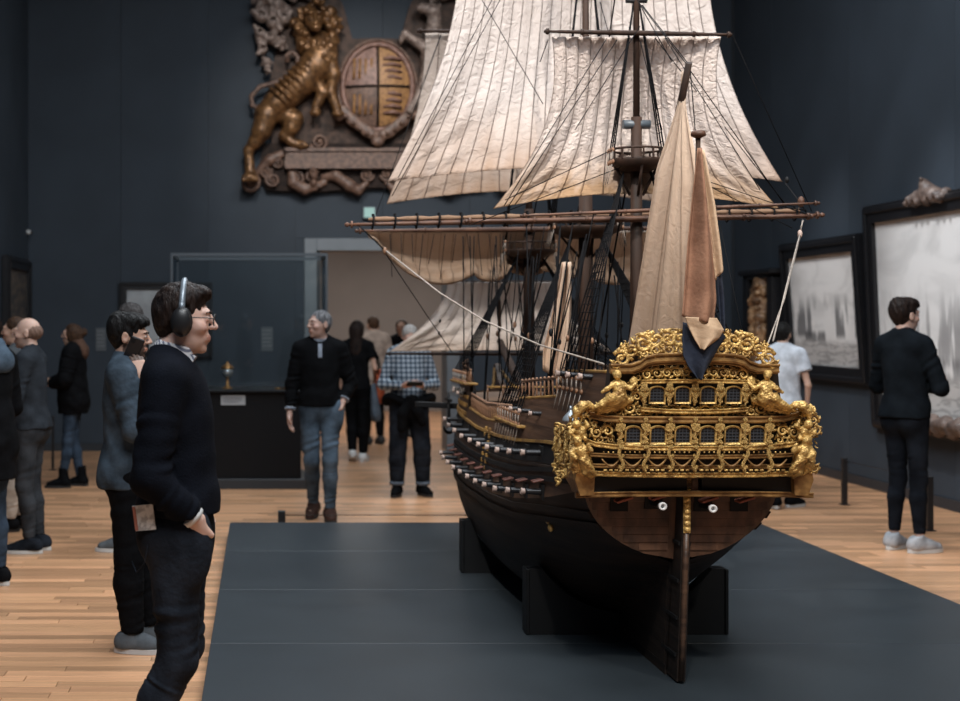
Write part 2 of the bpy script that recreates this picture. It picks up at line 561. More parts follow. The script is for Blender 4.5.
for a, b in zip(edges[:-1], edges[1:]):
    if b - a < .1: continue
    if b <= DX0 - .16 or a >= DX1 + .16:
        child_box('wall_panel', (a + .0025, YB - .002, .10), (b - .0025, YB + .02, ZC), M_wall, wall_back)
    else:
        child_box('wall_panel', (a + .0025, YB - .002, DZ + .165), (b - .0025, YB + .02, ZC), M_wall, wall_back)
        if a < DX0 - .2: child_box('wall_panel', (a + .0025, YB - .002, .10), (DX0 - .165, YB + .02, DZ + .16), M_wall, wall_back)
        if b > DX1 + .2: child_box('wall_panel', (DX1 + .165, YB - .002, .10), (b - .0025, YB + .02, DZ + .16), M_wall, wall_back)
def side_wall(name, x, sgn):
    w = shell_box(name, (x if sgn > 0 else x - .3, YF, 0), (x + .3 if sgn > 0 else x, YB + .02, ZC), M_base)
    y = YB - 1.3
    while y > YF:
        y0 = max(y, YF)
        child_box('wall_panel', (x - .012 if sgn > 0 else x - .002, y0 + .0025, .10), (x + .002 if sgn > 0 else x + .012, min(y + 2.2, YB - .003) - .0025, ZC), M_wall, w)
        y -= 2.2
    return w
wall_left = side_wall('wall_left', XL, -1)
wall_right = side_wall('wall_right', XR, 1)
for nm, lo, hi in (('baseboard_back', (XL, YB - .018, 0), (DX0 - .16, YB + .02, .098)), ('baseboard_back_far', (DX1 + .16, YB - .018, 0), (XR, YB + .02, .098)),
                   ('baseboard_left', (XL - .01, YF, 0), (XL + .018, YB - .018, .098)), ('baseboard_right', (XR - .026, YF, 0), (XR + .01, YB - .018, .098))):
    shell_box(nm, lo, hi, M_base)
ceiling = shell_box('ceiling', (XL - .3, YF, ZC), (XR + .3, YB + .3, ZC + .15), M_ceil)
# door lining and architrave
door_1 = empty('door_1', ((DX0 + DX1) / 2, YB, 0)); door_1['kind'] = 'structure'
for lo, hi in (((DX0 - .16, YB - .03, 0), (DX0, YB + .02, DZ + .16)), ((DX1, YB - .03, 0), (DX1 + .16, YB + .02, DZ + .16)), ((DX0, YB - .03, DZ), (DX1, YB + .02, DZ + .16))):
    child_box('architrave', lo, hi, M_trim, door_1, bev=.006)
for lo, hi in (((DX0 - .10, YB + .02, 0), (DX0 + .0, YB + .50, DZ)), ((DX1, YB + .02, 0), (DX1 + .1, YB + .50, DZ)), ((DX0, YB + .02, DZ), (DX1, YB + .50, DZ + .1))):
    child_box('door_lining', lo, hi, M_trim, door_1)
child_box('door_leaf', (DX0 + .005, YB + .1, .01), (DX0 + .05, YB + .48, DZ - .005), M_base, door_1, bev=.004)
wall_passage = shell_box('wall_passage', (-1.5, 26.0, 0), (5.2, 26.2, 3.6), M_beige)
shell_box('wall_passage_left', (-1.5, YB + .5, 0), (-1.3, 26.0, 3.6), M_beige)
shell_box('wall_passage_right', (5.0, YB + .5, 0), (5.2, 26.0, 3.6), M_beige)
shell_box('ceiling_passage', (-1.5, YB + .5, 3.6), (5.2, 26.2, 3.7), M_ceil)

# ================================================================== platform
M_plat = mat('platform_laminate', (.023, .030, .036), rough=.42, var=.12, scale=2.2, bump=.02, bscale=160, spec=.45)
platform = empty('display_platform', (1.77, 8.0, 0))
tag(platform, 'low wide slate-grey display platform under the ship model', 'platform')
PLX0, PLX1 = -.245, 3.785
ys = [5.325, 6.668, 8.01, 9.353, 10.695]
for a, b in zip(ys[:-1], ys[1:]):
    child_box('platform_panel', (PLX0, a + .002, .09), (PLX1, b - .002, .12), M_plat, platform, bev=.002)
child_box('platform_base', (PLX0 + .02, ys[0] + .02, 0), (PLX1 - .02, ys[-1] - .02, .09), M_base, platform)

# ================================================================== the ship model
X0 = 1.773
SHIP = Vector((X0, 7.9, .12))
ship = empty('ship_model', SHIP)
tag(ship, 'large wooden three-masted warship model with gilded stern and cream sails', 'ship model')
OFF = (0, -SHIP.y, -SHIP.z)
def part(mb, name, m, parent=None):
    return mb.build(name, m, parent or ship, loc=OFF if parent is None else None)
def sat(px, py, Y):                  # photograph point at a known depth -> ship coordinates
    p = at(px, py, Y); return Vector((p.x - X0, p.y, p.z))

M_hull_low = mat('tarred_hull', (.008, .006, .0055), rough=.62, spec=.22, col2=(.020, .013, .010), scale=5, stretch=(1, .25, 6), bump=.25, bscale=8)
M_hull_top = mat('oak_topside', (.088, .047, .028), rough=.45, col2=(.032, .017, .011), scale=6, stretch=(1, .35, 7), bump=.25, bscale=10)
M_tuck = mat('oak_tuck', (.135, .066, .038), rough=.45, col2=(.045, .022, .014), scale=7, stretch=(2.5, 1, 1.2), bump=.2, bscale=10)
M_black = mat('black_paint', (.006, .006, .007), rough=.6, spec=.25)
M_spar = mat('varnished_spar', (.115, .055, .034), rough=.5, spec=.3, col2=(.05, .024, .016), scale=9, stretch=(1, 1, .4))
M_darkspar = mat('dark_mast', (.040, .021, .014), rough=.65, spec=.2, col2=(.02, .012, .009), scale=9, stretch=(3, 3, .5))
M_goldrail = mat('ochre_rail', (.33, .19, .055), rough=.5, metal=.3, col2=(.16, .085, .03), scale=14)
M_gold = mat('gilded_carving', (.64, .42, .145), rough=.38, metal=.45, col2=(.22, .115, .032), scale=26, bump=.7, bscale=95, lo=.34, hi=.56)
M_golddk = mat('gilding_worn', (.36, .205, .07), rough=.5, metal=.35, col2=(.13, .062, .02), scale=18, bump=.3, bscale=70)
M_backing = mat('dark_brown_board', (.020, .013, .009), rough=.6)
M_glass = mat('ship_window_glass', (.018, .024, .032), rough=.12, spec=.8)
M_bar = mat('ship_glazing_bar', (.040, .046, .056), rough=.5)
M_gun = mat('gun_iron', (.012, .013, .016), rough=.35, metal=.3)
M_muz = mat('gun_muzzle_ring', (.42, .31, .265), rough=.45, var=.15, scale=40)
M_muzw = mat('gun_muzzle_white', (.62, .62, .62), rough=.4)
M_red = mat('red_port_lid', (.085, .024, .014), rough=.55, var=.3, scale=20)
M_tar = mat('tarred_rope', (.006, .006, .007), rough=.9, spec=.1)
M_rope = mat('hemp_rope', (.30, .26, .23), rough=.9, var=.15, scale=60)
M_block = mat('wooden_block', (.20, .105, .060), rough=.5, var=.25, scale=30)
M_deck = mat('deck_planking', (.17, .10, .06), rough=.6, col2=(.10, .06, .038), scale=6, stretch=(12, .6, 1))
M_silver = mat('lead_dome', (.30, .34, .38), rough=.35, metal=.6)

# ---- hull form
def lerp_tab(tab, y):
    xs = [p[0] for p in tab]; return float(np.interp(y, xs, [p[1] for p in tab]))
def smooth_tab(tab, y):
    xs = [p[0] for p in tab]; vs = [p[1] for p in tab]
    if y <= xs[0]: return vs[0]
    if y >= xs[-1]: return vs[-1]
    i = max(j for j in range(len(xs)) if xs[j] <= y); i = min(i, len(xs) - 2)
    def sl(j):
        if j == 0: return (vs[1] - vs[0]) / (xs[1] - xs[0])
        if j == len(xs) - 1: return (vs[-1] - vs[-2]) / (xs[-1] - xs[-2])
        return (vs[j + 1] - vs[j - 1]) / (xs[j + 1] - xs[j - 1])
    h = xs[i + 1] - xs[i]; t = (y - xs[i]) / h
    return ((2*t**3 - 3*t*t + 1) * vs[i] + (t**3 - 2*t*t + t) * h * sl(i) + (-2*t**3 + 3*t*t) * vs[i+1] + (t**3 - t*t) * h * sl(i+1))
T_B = [(6.0, .405), (6.4, .465), (7.0, .515), (7.8, .538), (8.8, .536), (9.3, .495), (9.6, .40), (9.8, .27), (9.9, .16), (9.98, .03)]
T_ZB = [(6.0, .93), (6.5, .83), (7.2, .75), (8.0, .71), (9.2, .75), (9.98, .92)]
T_ZR = [(6.0, .64), (6.3, .47), (6.8, .27), (7.4, .16), (8.9, .16), (9.4, .20), (9.7, .34), (9.98, .62)]
T_P = [(6.0, 1.75), (6.6, 1.7), (7.6, 2.35), (8.8, 2.3), (9.4, 1.8), (9.98, 1.5)]
T_TOP = [(6.0, 1.44), (6.52, 1.42), (6.58, 1.30), (7.22, 1.255), (7.30, 1.12), (8.0, 1.095), (8.62, 1.12), (8.70, 1.255), (9.7, 1.30), (9.76, 1.16), (9.98, 1.18)]
T_T = [(6.0, .325), (6.6, .355), (7.4, .425), (8.4, .455), (9.2, .44), (9.6, .36), (9.8, .25), (9.98, .03)]
def hw(y, z):
    B = smooth_tab(T_B, y); zb = smooth_tab(T_ZB, y); zr = smooth_tab(T_ZR, y); p = smooth_tab(T_P, y)
    if z <= zr: return .022
    if z < zb:
        u = (z - zr) / (zb - zr)
        return .022 + (B - .022) * (1 - (1 - u) ** p) ** (1 / p)
    T = smooth_tab(T_T, y); u = min((z - zb) / (1.42 - zb), 1.05)
    return B - (B - T) * u ** 1.25
def rake(y, z):
    t = max(0, 1 - (y - 6.0) / .6)
    bow = max(0, (y - 9.3) / .68)
    return y - (.165 * z - .085) * t * t + .14 * (z - .5) * bow * bow
NY = 110
ysta = [6.0 + 3.98 * i / (NY - 1) for i in range(NY)]
def hull_band(name, zf0, zf1, nz, m, off=0.0, thick=False):
    mb = MB()
    for sg in (-1, 1):
        vs = []; fs = []
        for y in ysta:
            z0, z1 = zf0(y), zf1(y)
            for j in range(nz + 1):
                z = z0 + (z1 - z0) * j / nz
                vs.append((sg * (hw(y, z) + off), rake(y, z), z))
        for i in range(NY - 1):
            for j in range(nz):
                a = i * (nz + 1) + j
                fs.append((a, a + 1, a + nz + 2, a + nz + 1))
        mb.add(vs, fs, True)
    o = part(mb, name, m)
    return o
ZWALE = lambda y: smooth_tab(T_ZB, y) + .005
hull = hull_band('hull_bottom', lambda y: .15, ZWALE, 30, M_hull_low)
hull_top = hull_band('hull_topside', ZWALE, lambda y: lerp_tab(T_TOP, y), 16, M_hull_top)
# inner lining of the bulwarks and the decks
inn = hull_band('bulwark_lining', lambda y: lerp_tab(T_TOP, y) - .16, lambda y: lerp_tab(T_TOP, y), 3, M_hull_top, off=-.02)
def deck(y0, y1, z, name='deck'):
    mb = MB(); n = 14; vs = []; fs = []
    for i in range(n + 1):
        y = y0 + (y1 - y0) * i / n
        w = hw(y, z) - .015
        vs += [(-w, y, z), (0, y, z + .012), (w, y, z)]
    for i in range(n):
        for j in range(2): fs.append((i * 3 + j, i * 3 + j + 1, i * 3 + j + 4, i * 3 + j + 3))
    mb.add(vs, fs)
    part(mb, name, M_deck)
deck(6.0, 6.56, 1.33, 'poop_deck'); deck(6.5, 7.27, 1.16, 'quarter_deck'); deck(7.2, 8.7, .99, 'waist_deck'); deck(8.6, 9.75, 1.16, 'forecastle_deck')
for y, z0, z1 in ((6.56, 1.16, 1.33), (7.26, .99, 1.16), (8.66, .99, 1.16)):   # bulkheads facing along the decks
    mb = MB(); w = hw(y, z1) - .02
    mb.box((0, y, (z0 + z1) / 2), (2 * w, .02, z1 - z0))
    bk = part(mb, 'bulkhead', M_hull_top)
    for k in range(5):
        x = -w * .7 + k * w * .35
        MB().box((x, y - .012, (z0 + z1) / 2), (.05, .012, (z1 - z0) * .7), bev=.004).build('panel_door', M_goldrail, bk)
# wales, mouldings and cap rails following the planking
def strake(name, zf, h, t, m, y0=6.0, y1=9.95, sides=(-1, 1)):
    for sg in sides:
        mb = MB(); vs = []; fs = []; st = [y for y in ysta if y0 <= y <= y1]
        for y in st:
            z = zf(y)
            for (dz, dx) in ((-h / 2, -.004), (-h / 2, t), (h / 2, t), (h / 2, -.004)):
                vs.append((sg * (hw(y, z + dz) + dx), rake(y, z), z + dz))
        n = len(st)
        for i in range(n - 1):
            for k in range(4): fs.append((i * 4 + k, i * 4 + (k + 1) % 4, i * 4 + 4 + (k + 1) % 4, i * 4 + 4 + k))
        fs.append((0, 1, 2, 3)); fs.append(tuple((n - 1) * 4 + k for k in (3, 2, 1, 0)))
        mb.add(vs, fs)
        part(mb, name, m)
ZG1 = lambda y: lerp_tab([(6.0, .905), (6.5, .862), (7.0, .812), (7.6, .786), (8.4, .776), (9.2, .79), (10, .85)], y)
ZG2 = lambda y: lerp_tab([(6.0, 1.06), (6.6, 1.032), (7.1, .998), (7.6, .982), (8.2, .980), (8.8, 1.0), (10, 1.07)], y)
strake('wale', lambda y: ZG1(y) - .075, .028, .012, M_hull_low)
strake('wale', lambda y: ZG1(y) - .125, .028, .012, M_hull_low)
strake('wale', lambda y: ZG1(y) + .062, .022, .011, M_black)
strake('wale', lambda y: ZG1(y) + .105, .022, .011, M_black)
strake('gun_band', lambda y: ZG2(y), .086, .003, M_black, 6.1, 9.9)
strake('moulding', lambda y: ZG2(y) + .055, .014, .011, M_goldrail, 6.1, 9.9)
strake('moulding', lambda y: ZG2(y) - .055, .012, .009, M_hull_low, 6.1, 9.9)
def cap_rail(y0, y1, m=M_goldrail, h=.02):
    for sg in (-1, 1):
        mb = MB(); pts = []
        for i in range(13):
            y = y0 + (y1 - y0) * i / 12; z = lerp_tab(T_TOP, y)
            pts.append((sg * (hw(y, z) - .006), rake(y, z), z))
        mb.tube(pts, h / 2, 6); part(mb, 'cap_rail', m)
cap_rail(6.02, 6.52); cap_rail(6.6, 7.22); cap_rail(7.31, 8.61); cap_rail(8.71, 9.68)
# keel, stem, knee of the head
mb = MB()
mb.box((0, 7.85, .142), (.05, 3.55, .044))
mb.prism([(9.60, .12), (9.75, .14), (9.98, .45), (10.10, .80), (10.14, 1.02), (10.02, 1.02), (9.92, .60), (9.7, .24), (9.55, .165)], -.025, .025, axes=((0, 1, 0), (0, 0, 1), (1, 0, 0)))
part(mb, 'keel', M_hull_low)
mb = MB().prism([(10.05, .90), (10.30, 1.02), (10.55, 1.20), (10.60, 1.32), (10.52, 1.34), (10.40, 1.22), (10.15, 1.14), (10.02, 1.16)], -.022, .022, axes=((0, 1, 0), (0, 0, 1), (1, 0, 0)))
bk = part(mb, 'beakhead', M_hull_top)
for sg in (-1, 1):
    MB().tube([(sg * .20, 9.85, 1.14), (sg * .13, 10.1, 1.12), (sg * .06, 10.35, 1.2), (sg * .02, 10.55, 1.30)], .012, 6).build('head_rail', M_goldrail, bk)
# tuck: the flat planked transom under the galleries
pts = []; yt = 6.0
zz = [.64 + (1.00 - .64) * i / 16 for i in range(17)]
outl = [(-hw(6.0, z), z) for z in reversed(zz)] + [(hw(6.0, z), z) for z in zz]
mb = MB(); n = len(outl)
mb.add([(x, rake(6.0, z) - .004, z) for x, z in outl] + [(x, rake(6.0, z) + .03, z) for x, z in outl],
       [tuple(range(n)), tuple(reversed(range(n, 2 * n)))] + [(i, (i + 1) % n, n + (i + 1) % n, n + i) for i in range(n)])
tuck = part(mb, 'tuck_transom', M_tuck)
for i in range(1, 9):                               # planks of the tuck, proud of each other
    z = .66 + i * .035
    w = hw(6.0, z - .018) - .006
    for sg in (-1, 1):
        MB().box((sg * (w / 2 + .02), rake(6.0, z) - .006, z), (w - .05, .003, .0335), bev=.001).build('plank', M_tuck, tuck)
# stern post and rudder
mb = MB().prism([(6.10, .125), (6.17, .125), (6.05, 1.0), (5.98, 1.0)], -.024, .024, axes=((0, 1, 0), (0, 0, 1), (1, 0, 0)))
part(mb, 'stern_post', M_hull_low)
mb = MB().prism([(5.925, .128), (6.095, .128), (5.975, .97), (5.845, .97), (5.85, .80), (5.87, .60), (5.895, .36)], -.018, .018, axes=((0, 1, 0), (0, 0, 1), (1, 0, 0)))
rud = part(mb, 'rudder', M_hull_low)
MB().tube([(0, 5.920, .135), (0, 5.890, .36), (0, 5.865, .60), (0, 5.846, .79)], .013, 6).build('edge_strip', M_hull_top, rud)
for z in (.24, .40, .56, .72):
    MB().box((0, 6.0 - .12 * z + .06, z), (.050, .20, .014)).build('pintle_strap', M_black, rud)
mb = MB().box((0, 5.845, .985), (.036, .05, .05), bev=.006)
mb.ball((0, 5.83, 1.0), (.022, .018, .018))
part(mb, 'rudder_head', M_golddk)
mb = MB()
for k in range(7):
    z = .785 + .025 * k
    mb.ball((0, 5.836, z), (.015, .012, .013), 8, 5)
mb.box((0, 5.842, .862), (.030, .012, .19), bev=.004)
part(mb, 'rudder_carving', M_gold)

# ---- guns
def gun_mesh(L=.125, r=.0155):
    g = MB().lathe([(r * 1.05, -.03), (r * 1.05, 0), (r * .98, .01), (r * .85, L * .72), (r * .80, L * .84)], 12)
    w = MB().lathe([(r * .80, L * .84), (r * .95, L * .86), (r * .82, L * .89), (r * 1.02, L * .95), (r * 1.0, L), (r * .52, L), (r * .50, L - .02)], 12)
    return g.mesh('cannon'), w.mesh('muzzle_ring')
GB, GM = gun_mesh()
GB.materials.append(M_gun); GM.materials.append(M_muz)
GM2 = GM.copy(); GM2.materials.clear(); GM2.materials.append(M_muzw)
def gun(p, d, sc=1.0, ring=None, name='cannon'):
    o = bpy.data.objects.new(name, GB)
    o.location = Vector(p) + Vector(OFF); o.rotation_euler = Vector(d).to_track_quat('Z', 'Y').to_euler(); o.scale = (sc,) * 3
    link(o, ship)
    link(bpy.data.objects.new('muzzle_ring', ring or GM), o)
    return o
LID = MB().box((0, 0, 0), (.055, .07, .008), bev=.002).mesh('port_lid'); LID.materials.append(M_red)
PORT = MB().box((0, 0, 0), (.012, .075, .070)).mesh('gun_port'); PORT.materials.append(M_black)
GY1 = [6.5, 6.77, 7.04, 7.31, 7.58, 7.85, 8.12, 8.39, 8.66, 8.93, 9.20]
GY2 = [6.62, 6.87, 7.12, 7.37, 7.62, 7.90, 8.2, 8.5, 8.8, 9.1]
for rowi, (GY, ZG) in enumerate(((GY1, ZG1), (GY2, ZG2))):
    for sg in (-1, 1):
        for y in GY:
            z = ZG(y); x = hw(y, z)
            gun((sg * (x - .025), y, z), (sg, 0, .02))
            o = bpy.data.objects.new('gun_port', PORT); o.location = Vector((sg * (x + .001), y, z)) + Vector(OFF); link(o, ship)
            if rowi == 0:
                o = bpy.data.objects.new('port_lid', LID); o.location = Vector((sg * (x + .022), y, z + .052)) + Vector(OFF)
                o.rotation_euler = (0, sg * .22, 0); link(o, ship)
for sg in (-1, 1):
    for y in (6.78, 6.98, 7.16): gun((sg * (hw(y, 1.2) - .04), y, 1.205), (sg, 0, .03), .78)
    for y in (6.10, 6.30, 6.47): gun((sg * (hw(y, 1.38) - .06), y, 1.395 + .012), (sg, 0, .05), .95)
    for y in (8.85, 9.15, 9.42): gun((sg * (hw(y, 1.2) - .04), y, 1.20), (sg, 0, .03), .78)

# ---- gilded stern
def ysn(z): return 5.945 - .15 * z
def G(zx, zy, out=0.0):
    """point of the stern as measured in the close-up of the galleries, standing 'out' proud of the transom plane"""
    px = 540 + zx / 3.3103; py = 320 + zy / 3.3103
    z = 1.2
    for _ in range(4):
        Y = ysn(z) - out; z = CAMZ - (py - PY0) / FOC * Y
    return Vector(((px - PX0) / FOC * Y - X0, Y, z))
MID = 511.0
def mir(zx): return 2 * MID - zx
SCU = 5.8 / FOC / 3.3103           # metres per close-up unit
stern = empty('stern_gallery', OFF, parent=ship)
def spart(mb, name, m, parent=None): return mb.build(name, m, parent or stern)
outl = [(180, 512), (150, 440), (140, 330), (225, 262), (236, 156), (318, 154), (365, 122), (512, 116)]
full = outl + [(mir(a), b) for a, b in reversed(outl[:-1])]
f = [G(a, b, -.01) for a, b in full]; bk = [p + Vector((0, .07, 0)) for p in f]; n = len(f)
mb = MB().add(f + bk, [tuple(range(n)), tuple(reversed(range(n, 2 * n)))] + [(i, (i + 1) % n, n + (i + 1) % n, n + i) for i in range(n)])
spart(mb, 'transom_board', M_backing)
def bow_out(zx, amt=.055): return amt * max(0, 1 - ((zx - MID) / 380) ** 2)
def mould(name, pts, r, out0, m=M_golddk, amt=.055, prof=None):
    """moulding through close-up points given for the port half; mirrored to starboard"""
    pp = pts + [(mir(a), b) for a, b in reversed(pts[:-1] if abs(pts[-1][0] - MID) < 1 else pts)]
    dense = []
    for (a, b), (c, d) in zip(pp[:-1], pp[1:]):
        k = max(2, int(abs(c - a) / 12) + 1)
        for i in range(k): dense.append((a + (c - a) * i / k, b + (d - b) * i / k))
    dense.append(pp[-1])
    P = [G(a, b, out0 + bow_out(a, amt)) for a, b in dense]
    mb = MB(); vs = []; fs = []; h = r * 1.05; t = r * .9
    prof_ = ((.02, -h), (-t * .5, -h), (-t * .8, -h * .6), (-t * .45, -h * .5), (-t * .45, h * .35), (-t * 1.0, h * .55), (-t * 1.1, h * .85), (-t * .9, h), (.02, h))
    k = len(prof_)
    for p in P: vs += [p + Vector((0, dy, dz)) for dy, dz in prof_]
    for i in range(len(P) - 1):
        for j in range(k): fs.append((i * k + j, i * k + (j + 1) % k, i * k + k + (j + 1) % k, i * k + k + j))
    fs += [tuple(range(k)), tuple(reversed(range((len(P) - 1) * k, len(P) * k)))]
    mb.add(vs, fs)
    return spart(mb, name, m)
mould('counter_rail', [(118, 580), (180, 578), (300, 576), (MID, 575)], .011, -.01, amt=.03)
mould('lower_rail', [(178, 508), (300, 512), (MID, 514)], .010, .015, M_gold)
mould('bead_rail', [(172, 482), (300, 486), (MID, 488)], .008, .012)
mould('balcony_rail', [(150, 398), (180, 411), (250, 420), (350, 424), (MID, 425)], .010, .02, M_gold)
mould('bead_rail', [(165, 446), (300, 452), (MID, 454)], .008, .018)
mould('cornice', [(146, 300), (165, 314), (215, 326), (300, 330), (MID, 331)], .013, .01, M_golddk)
mould('upper_rail', [(335, 296), (420, 302), (MID, 304)], .009, .012, M_gold, amt=.03)
mould('upper_cornice', [(336, 205), (420, 203), (MID, 202)], .008, .012, M_gold, amt=.03)
mould('arch_moulding', [(232, 160), (300, 160), (330, 150), (350, 134), (380, 127), (440, 124), (MID, 123)], .018, .02, M_golddk, amt=.02)
mould('arch_fillet', [(236, 172), (312, 172), (340, 162), (362, 148), (400, 142), (MID, 139)], .008, .012, M_golddk, amt=.02)
# dark counter panel between lower rail and counter rail
for sg in (0, 1):
    q = [(182, 520), (486, 524), (486, 570), (178, 570)]
    q = [(mir(a), b) for a, b in q] if sg else q
    f = [G(a, b, .0) for a, b in q]; mb = MB()
    mb.add(f + [p + Vector((0, .05, 0)) for p in f], [(0, 1, 2, 3), (7, 6, 5, 4), (0, 4, 5, 1), (1, 5, 6, 2), (2, 6, 7, 3), (3, 7, 4, 0)])
    spart(mb, 'counter_panel', M_black)
# corbel blocks at both ends of the counter
for sg in (0, 1):
    q = [(122, 500), (182, 515), (178, 580), (134, 582), (116, 530)]
    q = [(mir(a), b) for a, b in q] if sg else q
    f = [G(a, b, .035) for a, b in q]; b_ = [p + Vector((0, .16, 0)) for p in f]; n = 5
    mb = MB().add(f + b_, [tuple(range(n)), tuple(reversed(range(n, 2 * n)))] + [(i, (i + 1) % n, n + (i + 1) % n, n + i) for i in range(n)])
    spart(mb, 'corbel', M_golddk)

# windows: frame with an arched head, glazing bars and a dark pane
def window_mesh(w, h, fr):
    def arch(w, h, n=8, rr=.5):
        r = w * rr; pts = [(-w / 2, 0), (w / 2, 0)]
        for i in range(n + 1):
            a = math.pi * i / n
            pts.append((w / 2 * math.cos(a), h - r * .55 + r * .55 * math.sin(a)))
        return pts
    o = arch(w + 2 * fr, h + 2 * fr); i = [(x, y + fr) for x, y in arch(w, h)]
    mb = MB(); n = len(o); vs = []
    for d, ring in ((0, o), (0, i), (-.014, o), (-.010, i)): vs += [(x, d, z) for x, z in ring]
    fs = []
    for k in range(n):
        k2 = (k + 1) % n
        fs += [(2 * n + k, 2 * n + k2, 3 * n + k2, 3 * n + k), (k, k2, 2 * n + k2, 2 * n + k), (n + k, n + k2, 3 * n + k2, 3 * n + k)]
    mb.add(vs, fs)
    pane = MB().prism(i, .0, .004)
    bars = MB()
    for k in range(1, 4): bars.box((-w / 2 + w * k / 4, -.003, fr + h * .48), (.0022, .003, h * .94))
    for k in range(1, 5): bars.box((0, -.003, fr + h * k / 5), (w * .98, .003, .0022))
    a, b, c = mb.mesh('window'), pane.mesh('pane'), bars.mesh('glazing_bars')
    a.materials.append(M_gold); b.materials.append(M_glass); c.materials.append(M_bar)
    return a, b, c
WL = window_mesh(46 * SCU, 52 * SCU, 5 * SCU); WU = window_mesh(46 * SCU, 50 * SCU, 4 * SCU)
def place_win(W, zx, zy, out):
    o = bpy.data.objects.new('window', W[0]); o.location = G(zx, zy, out); o.rotation_euler = (R(8.5), 0, 0); link(o, stern)
    link(bpy.data.objects.new('pane', W[1]), o); link(bpy.data.objects.new('glazing_bars', W[2]), o)
for i in range(6): place_win(WL, MID + (i - 2.5) * 82, 410, .012 + bow_out(MID + (i - 2.5) * 82))
for i in range(4): place_win(WU, MID + (i - 1.5) * 84, 275, .006 + bow_out(MID + (i - 1.5) * 84, .03))

# small carved figures, one mesh per kind
def fig_mesh(kind):
    s = SDF((-.45, -.3, -.02), (.45, .3, 1.05), .018)
    if kind == 'term':         # half figure on a scrolled, tapering pedestal
        s.ell((0, -.03, .90), (.085, .09, .10)); s.ell((0, .0, .93), (.10, .10, .08))
        s.cap((0, 0, .72), (0, 0, .84), .09, .05); s.ell((0, -.02, .66), (.15, .11, .14), .04)
        s.cap((-.15, -.02, .72), (-.19, -.06, .55), .05, .045); s.cap((.15, -.02, .72), (.10, -.14, .56), .05, .045)
        s.cap((-.19, -.06, .55), (-.06, -.14, .50), .045, .04)
        s.cap((0, 0, .55), (0, .02, .28), .12, .09, .04); s.cap((-.12, -.04, .40), (.12, -.06, .33), .05, .05, .03)
        s.cap((.10, -.06, .30), (-.10, -.06, .18), .05, .05, .03)
        s.ell((0, -.02, .10), (.13, .11, .10), .03); s.ell((-.10, -.04, .05), .06); s.ell((.10, -.04, .05), .06)
    elif kind == 'console':    # S-scroll bracket with a hanging leaf
        for i in range(14):
            t = i / 13; a = t * 2 * math.pi
            s.ell((.13 * math.sin(a * 1.0), -.05 - .06 * math.sin(t * math.pi), .08 + .84 * t), (.10, .09, .055), .03)
        s.ell((0, -.08, .92), (.16, .12, .08), .03); s.ell((-.10, -.10, .70), .075); s.ell((.10, -.10, .62), .075)
        s.ell((.08, -.10, .34), .075); s.ell((-.08, -.08, .22), .07); s.cap((0, -.05, .18), (0, -.03, .0), .09, .03)
    elif kind == 'bust':       # mask with hair and shoulders over a bracket
        s.ell((0, -.08, .74), (.16, .17, .19)); s.ell((0, -.22, .72), (.045, .06, .06)); s.ell((0, .0, .84), (.22, .16, .16))
        s.ell((-.20, -.02, .68), .10); s.ell((.20, -.02, .68), .10); s.ell((0, -.03, .45), (.28, .14, .13), .05)
        s.ell((-.24, -.02, .50), .10); s.ell((.24, -.02, .50), .10); s.cap((0, -.02, .36), (0, 0, .02), .16, .07, .05)
        s.ell((-.10, -.06, .22), .08); s.ell((.10, -.06, .16), .07)
        s.ell((-.065, -.24, .79), .03, .01, 'sub'); s.ell((.065, -.24, .79), .03, .01, 'sub')
    return s.net()
FIG = {}
for kd in ('term', 'console', 'bust'):
    V, Q = fig_mesh(kd)
    me = fast_mesh(kd, V, Q); me.materials.append(M_gold); FIG[kd] = me
def place_fig(kd, name, zx, zy0, zy1, out, sx=1.0, flip=False):
    a = G(zx, zy1, out); b = G(zx, zy0, out); h = (b - a).length
    o = bpy.data.objects.new(name, FIG[kd]); o.location = a; o.rotation_euler = (R(8.5), 0, 0)
    o.scale = (h * sx * (-1 if flip else 1), h * .8, h); link(o, stern)
for i in range(7):
    zx = MID + (i - 3) * 82
    place_fig('term', 'term_figure', zx, 322, 412, .018 + bow_out(zx), .85, i % 2)
    place_fig('console', 'console', zx, 412, 506, .035 + bow_out(zx), .62, i % 2)
for i in range(5):
    zx = MID + (i - 2) * 84
    place_fig('bust', 'mask', zx, 205, 282, .016 + bow_out(zx, .03), .62)
# swags and bead rows in each balcony bay
for i in range(8):
    cx = MID + (i - 3.5) * (82 if i not in (0, 7) else 79)
    mb = MB(); P = []; rr = []
    for k in range(11):
        t = k / 10; zx = cx - 30 + 60 * t
        P.append(G(zx, 460 + 24 * math.sin(math.pi * t), .03 + bow_out(cx))); rr.append(.0025 + .0032 * math.sin(math.pi * t))
    mb.tube(P, rr, 8); spart(mb, 'swag', M_golddk)
    mb = MB()
    for k in range(4): mb.ball(G(cx - 24 + 16 * k, 438, .03 + bow_out(cx)), .0042, 6, 4)
    for k in range(3): mb.box(G(cx - 18 + 18 * k, 497, .028 + bow_out(cx)), (.015, .01, .008), bev=.002)
    spart(mb, 'bead_row', M_gold)
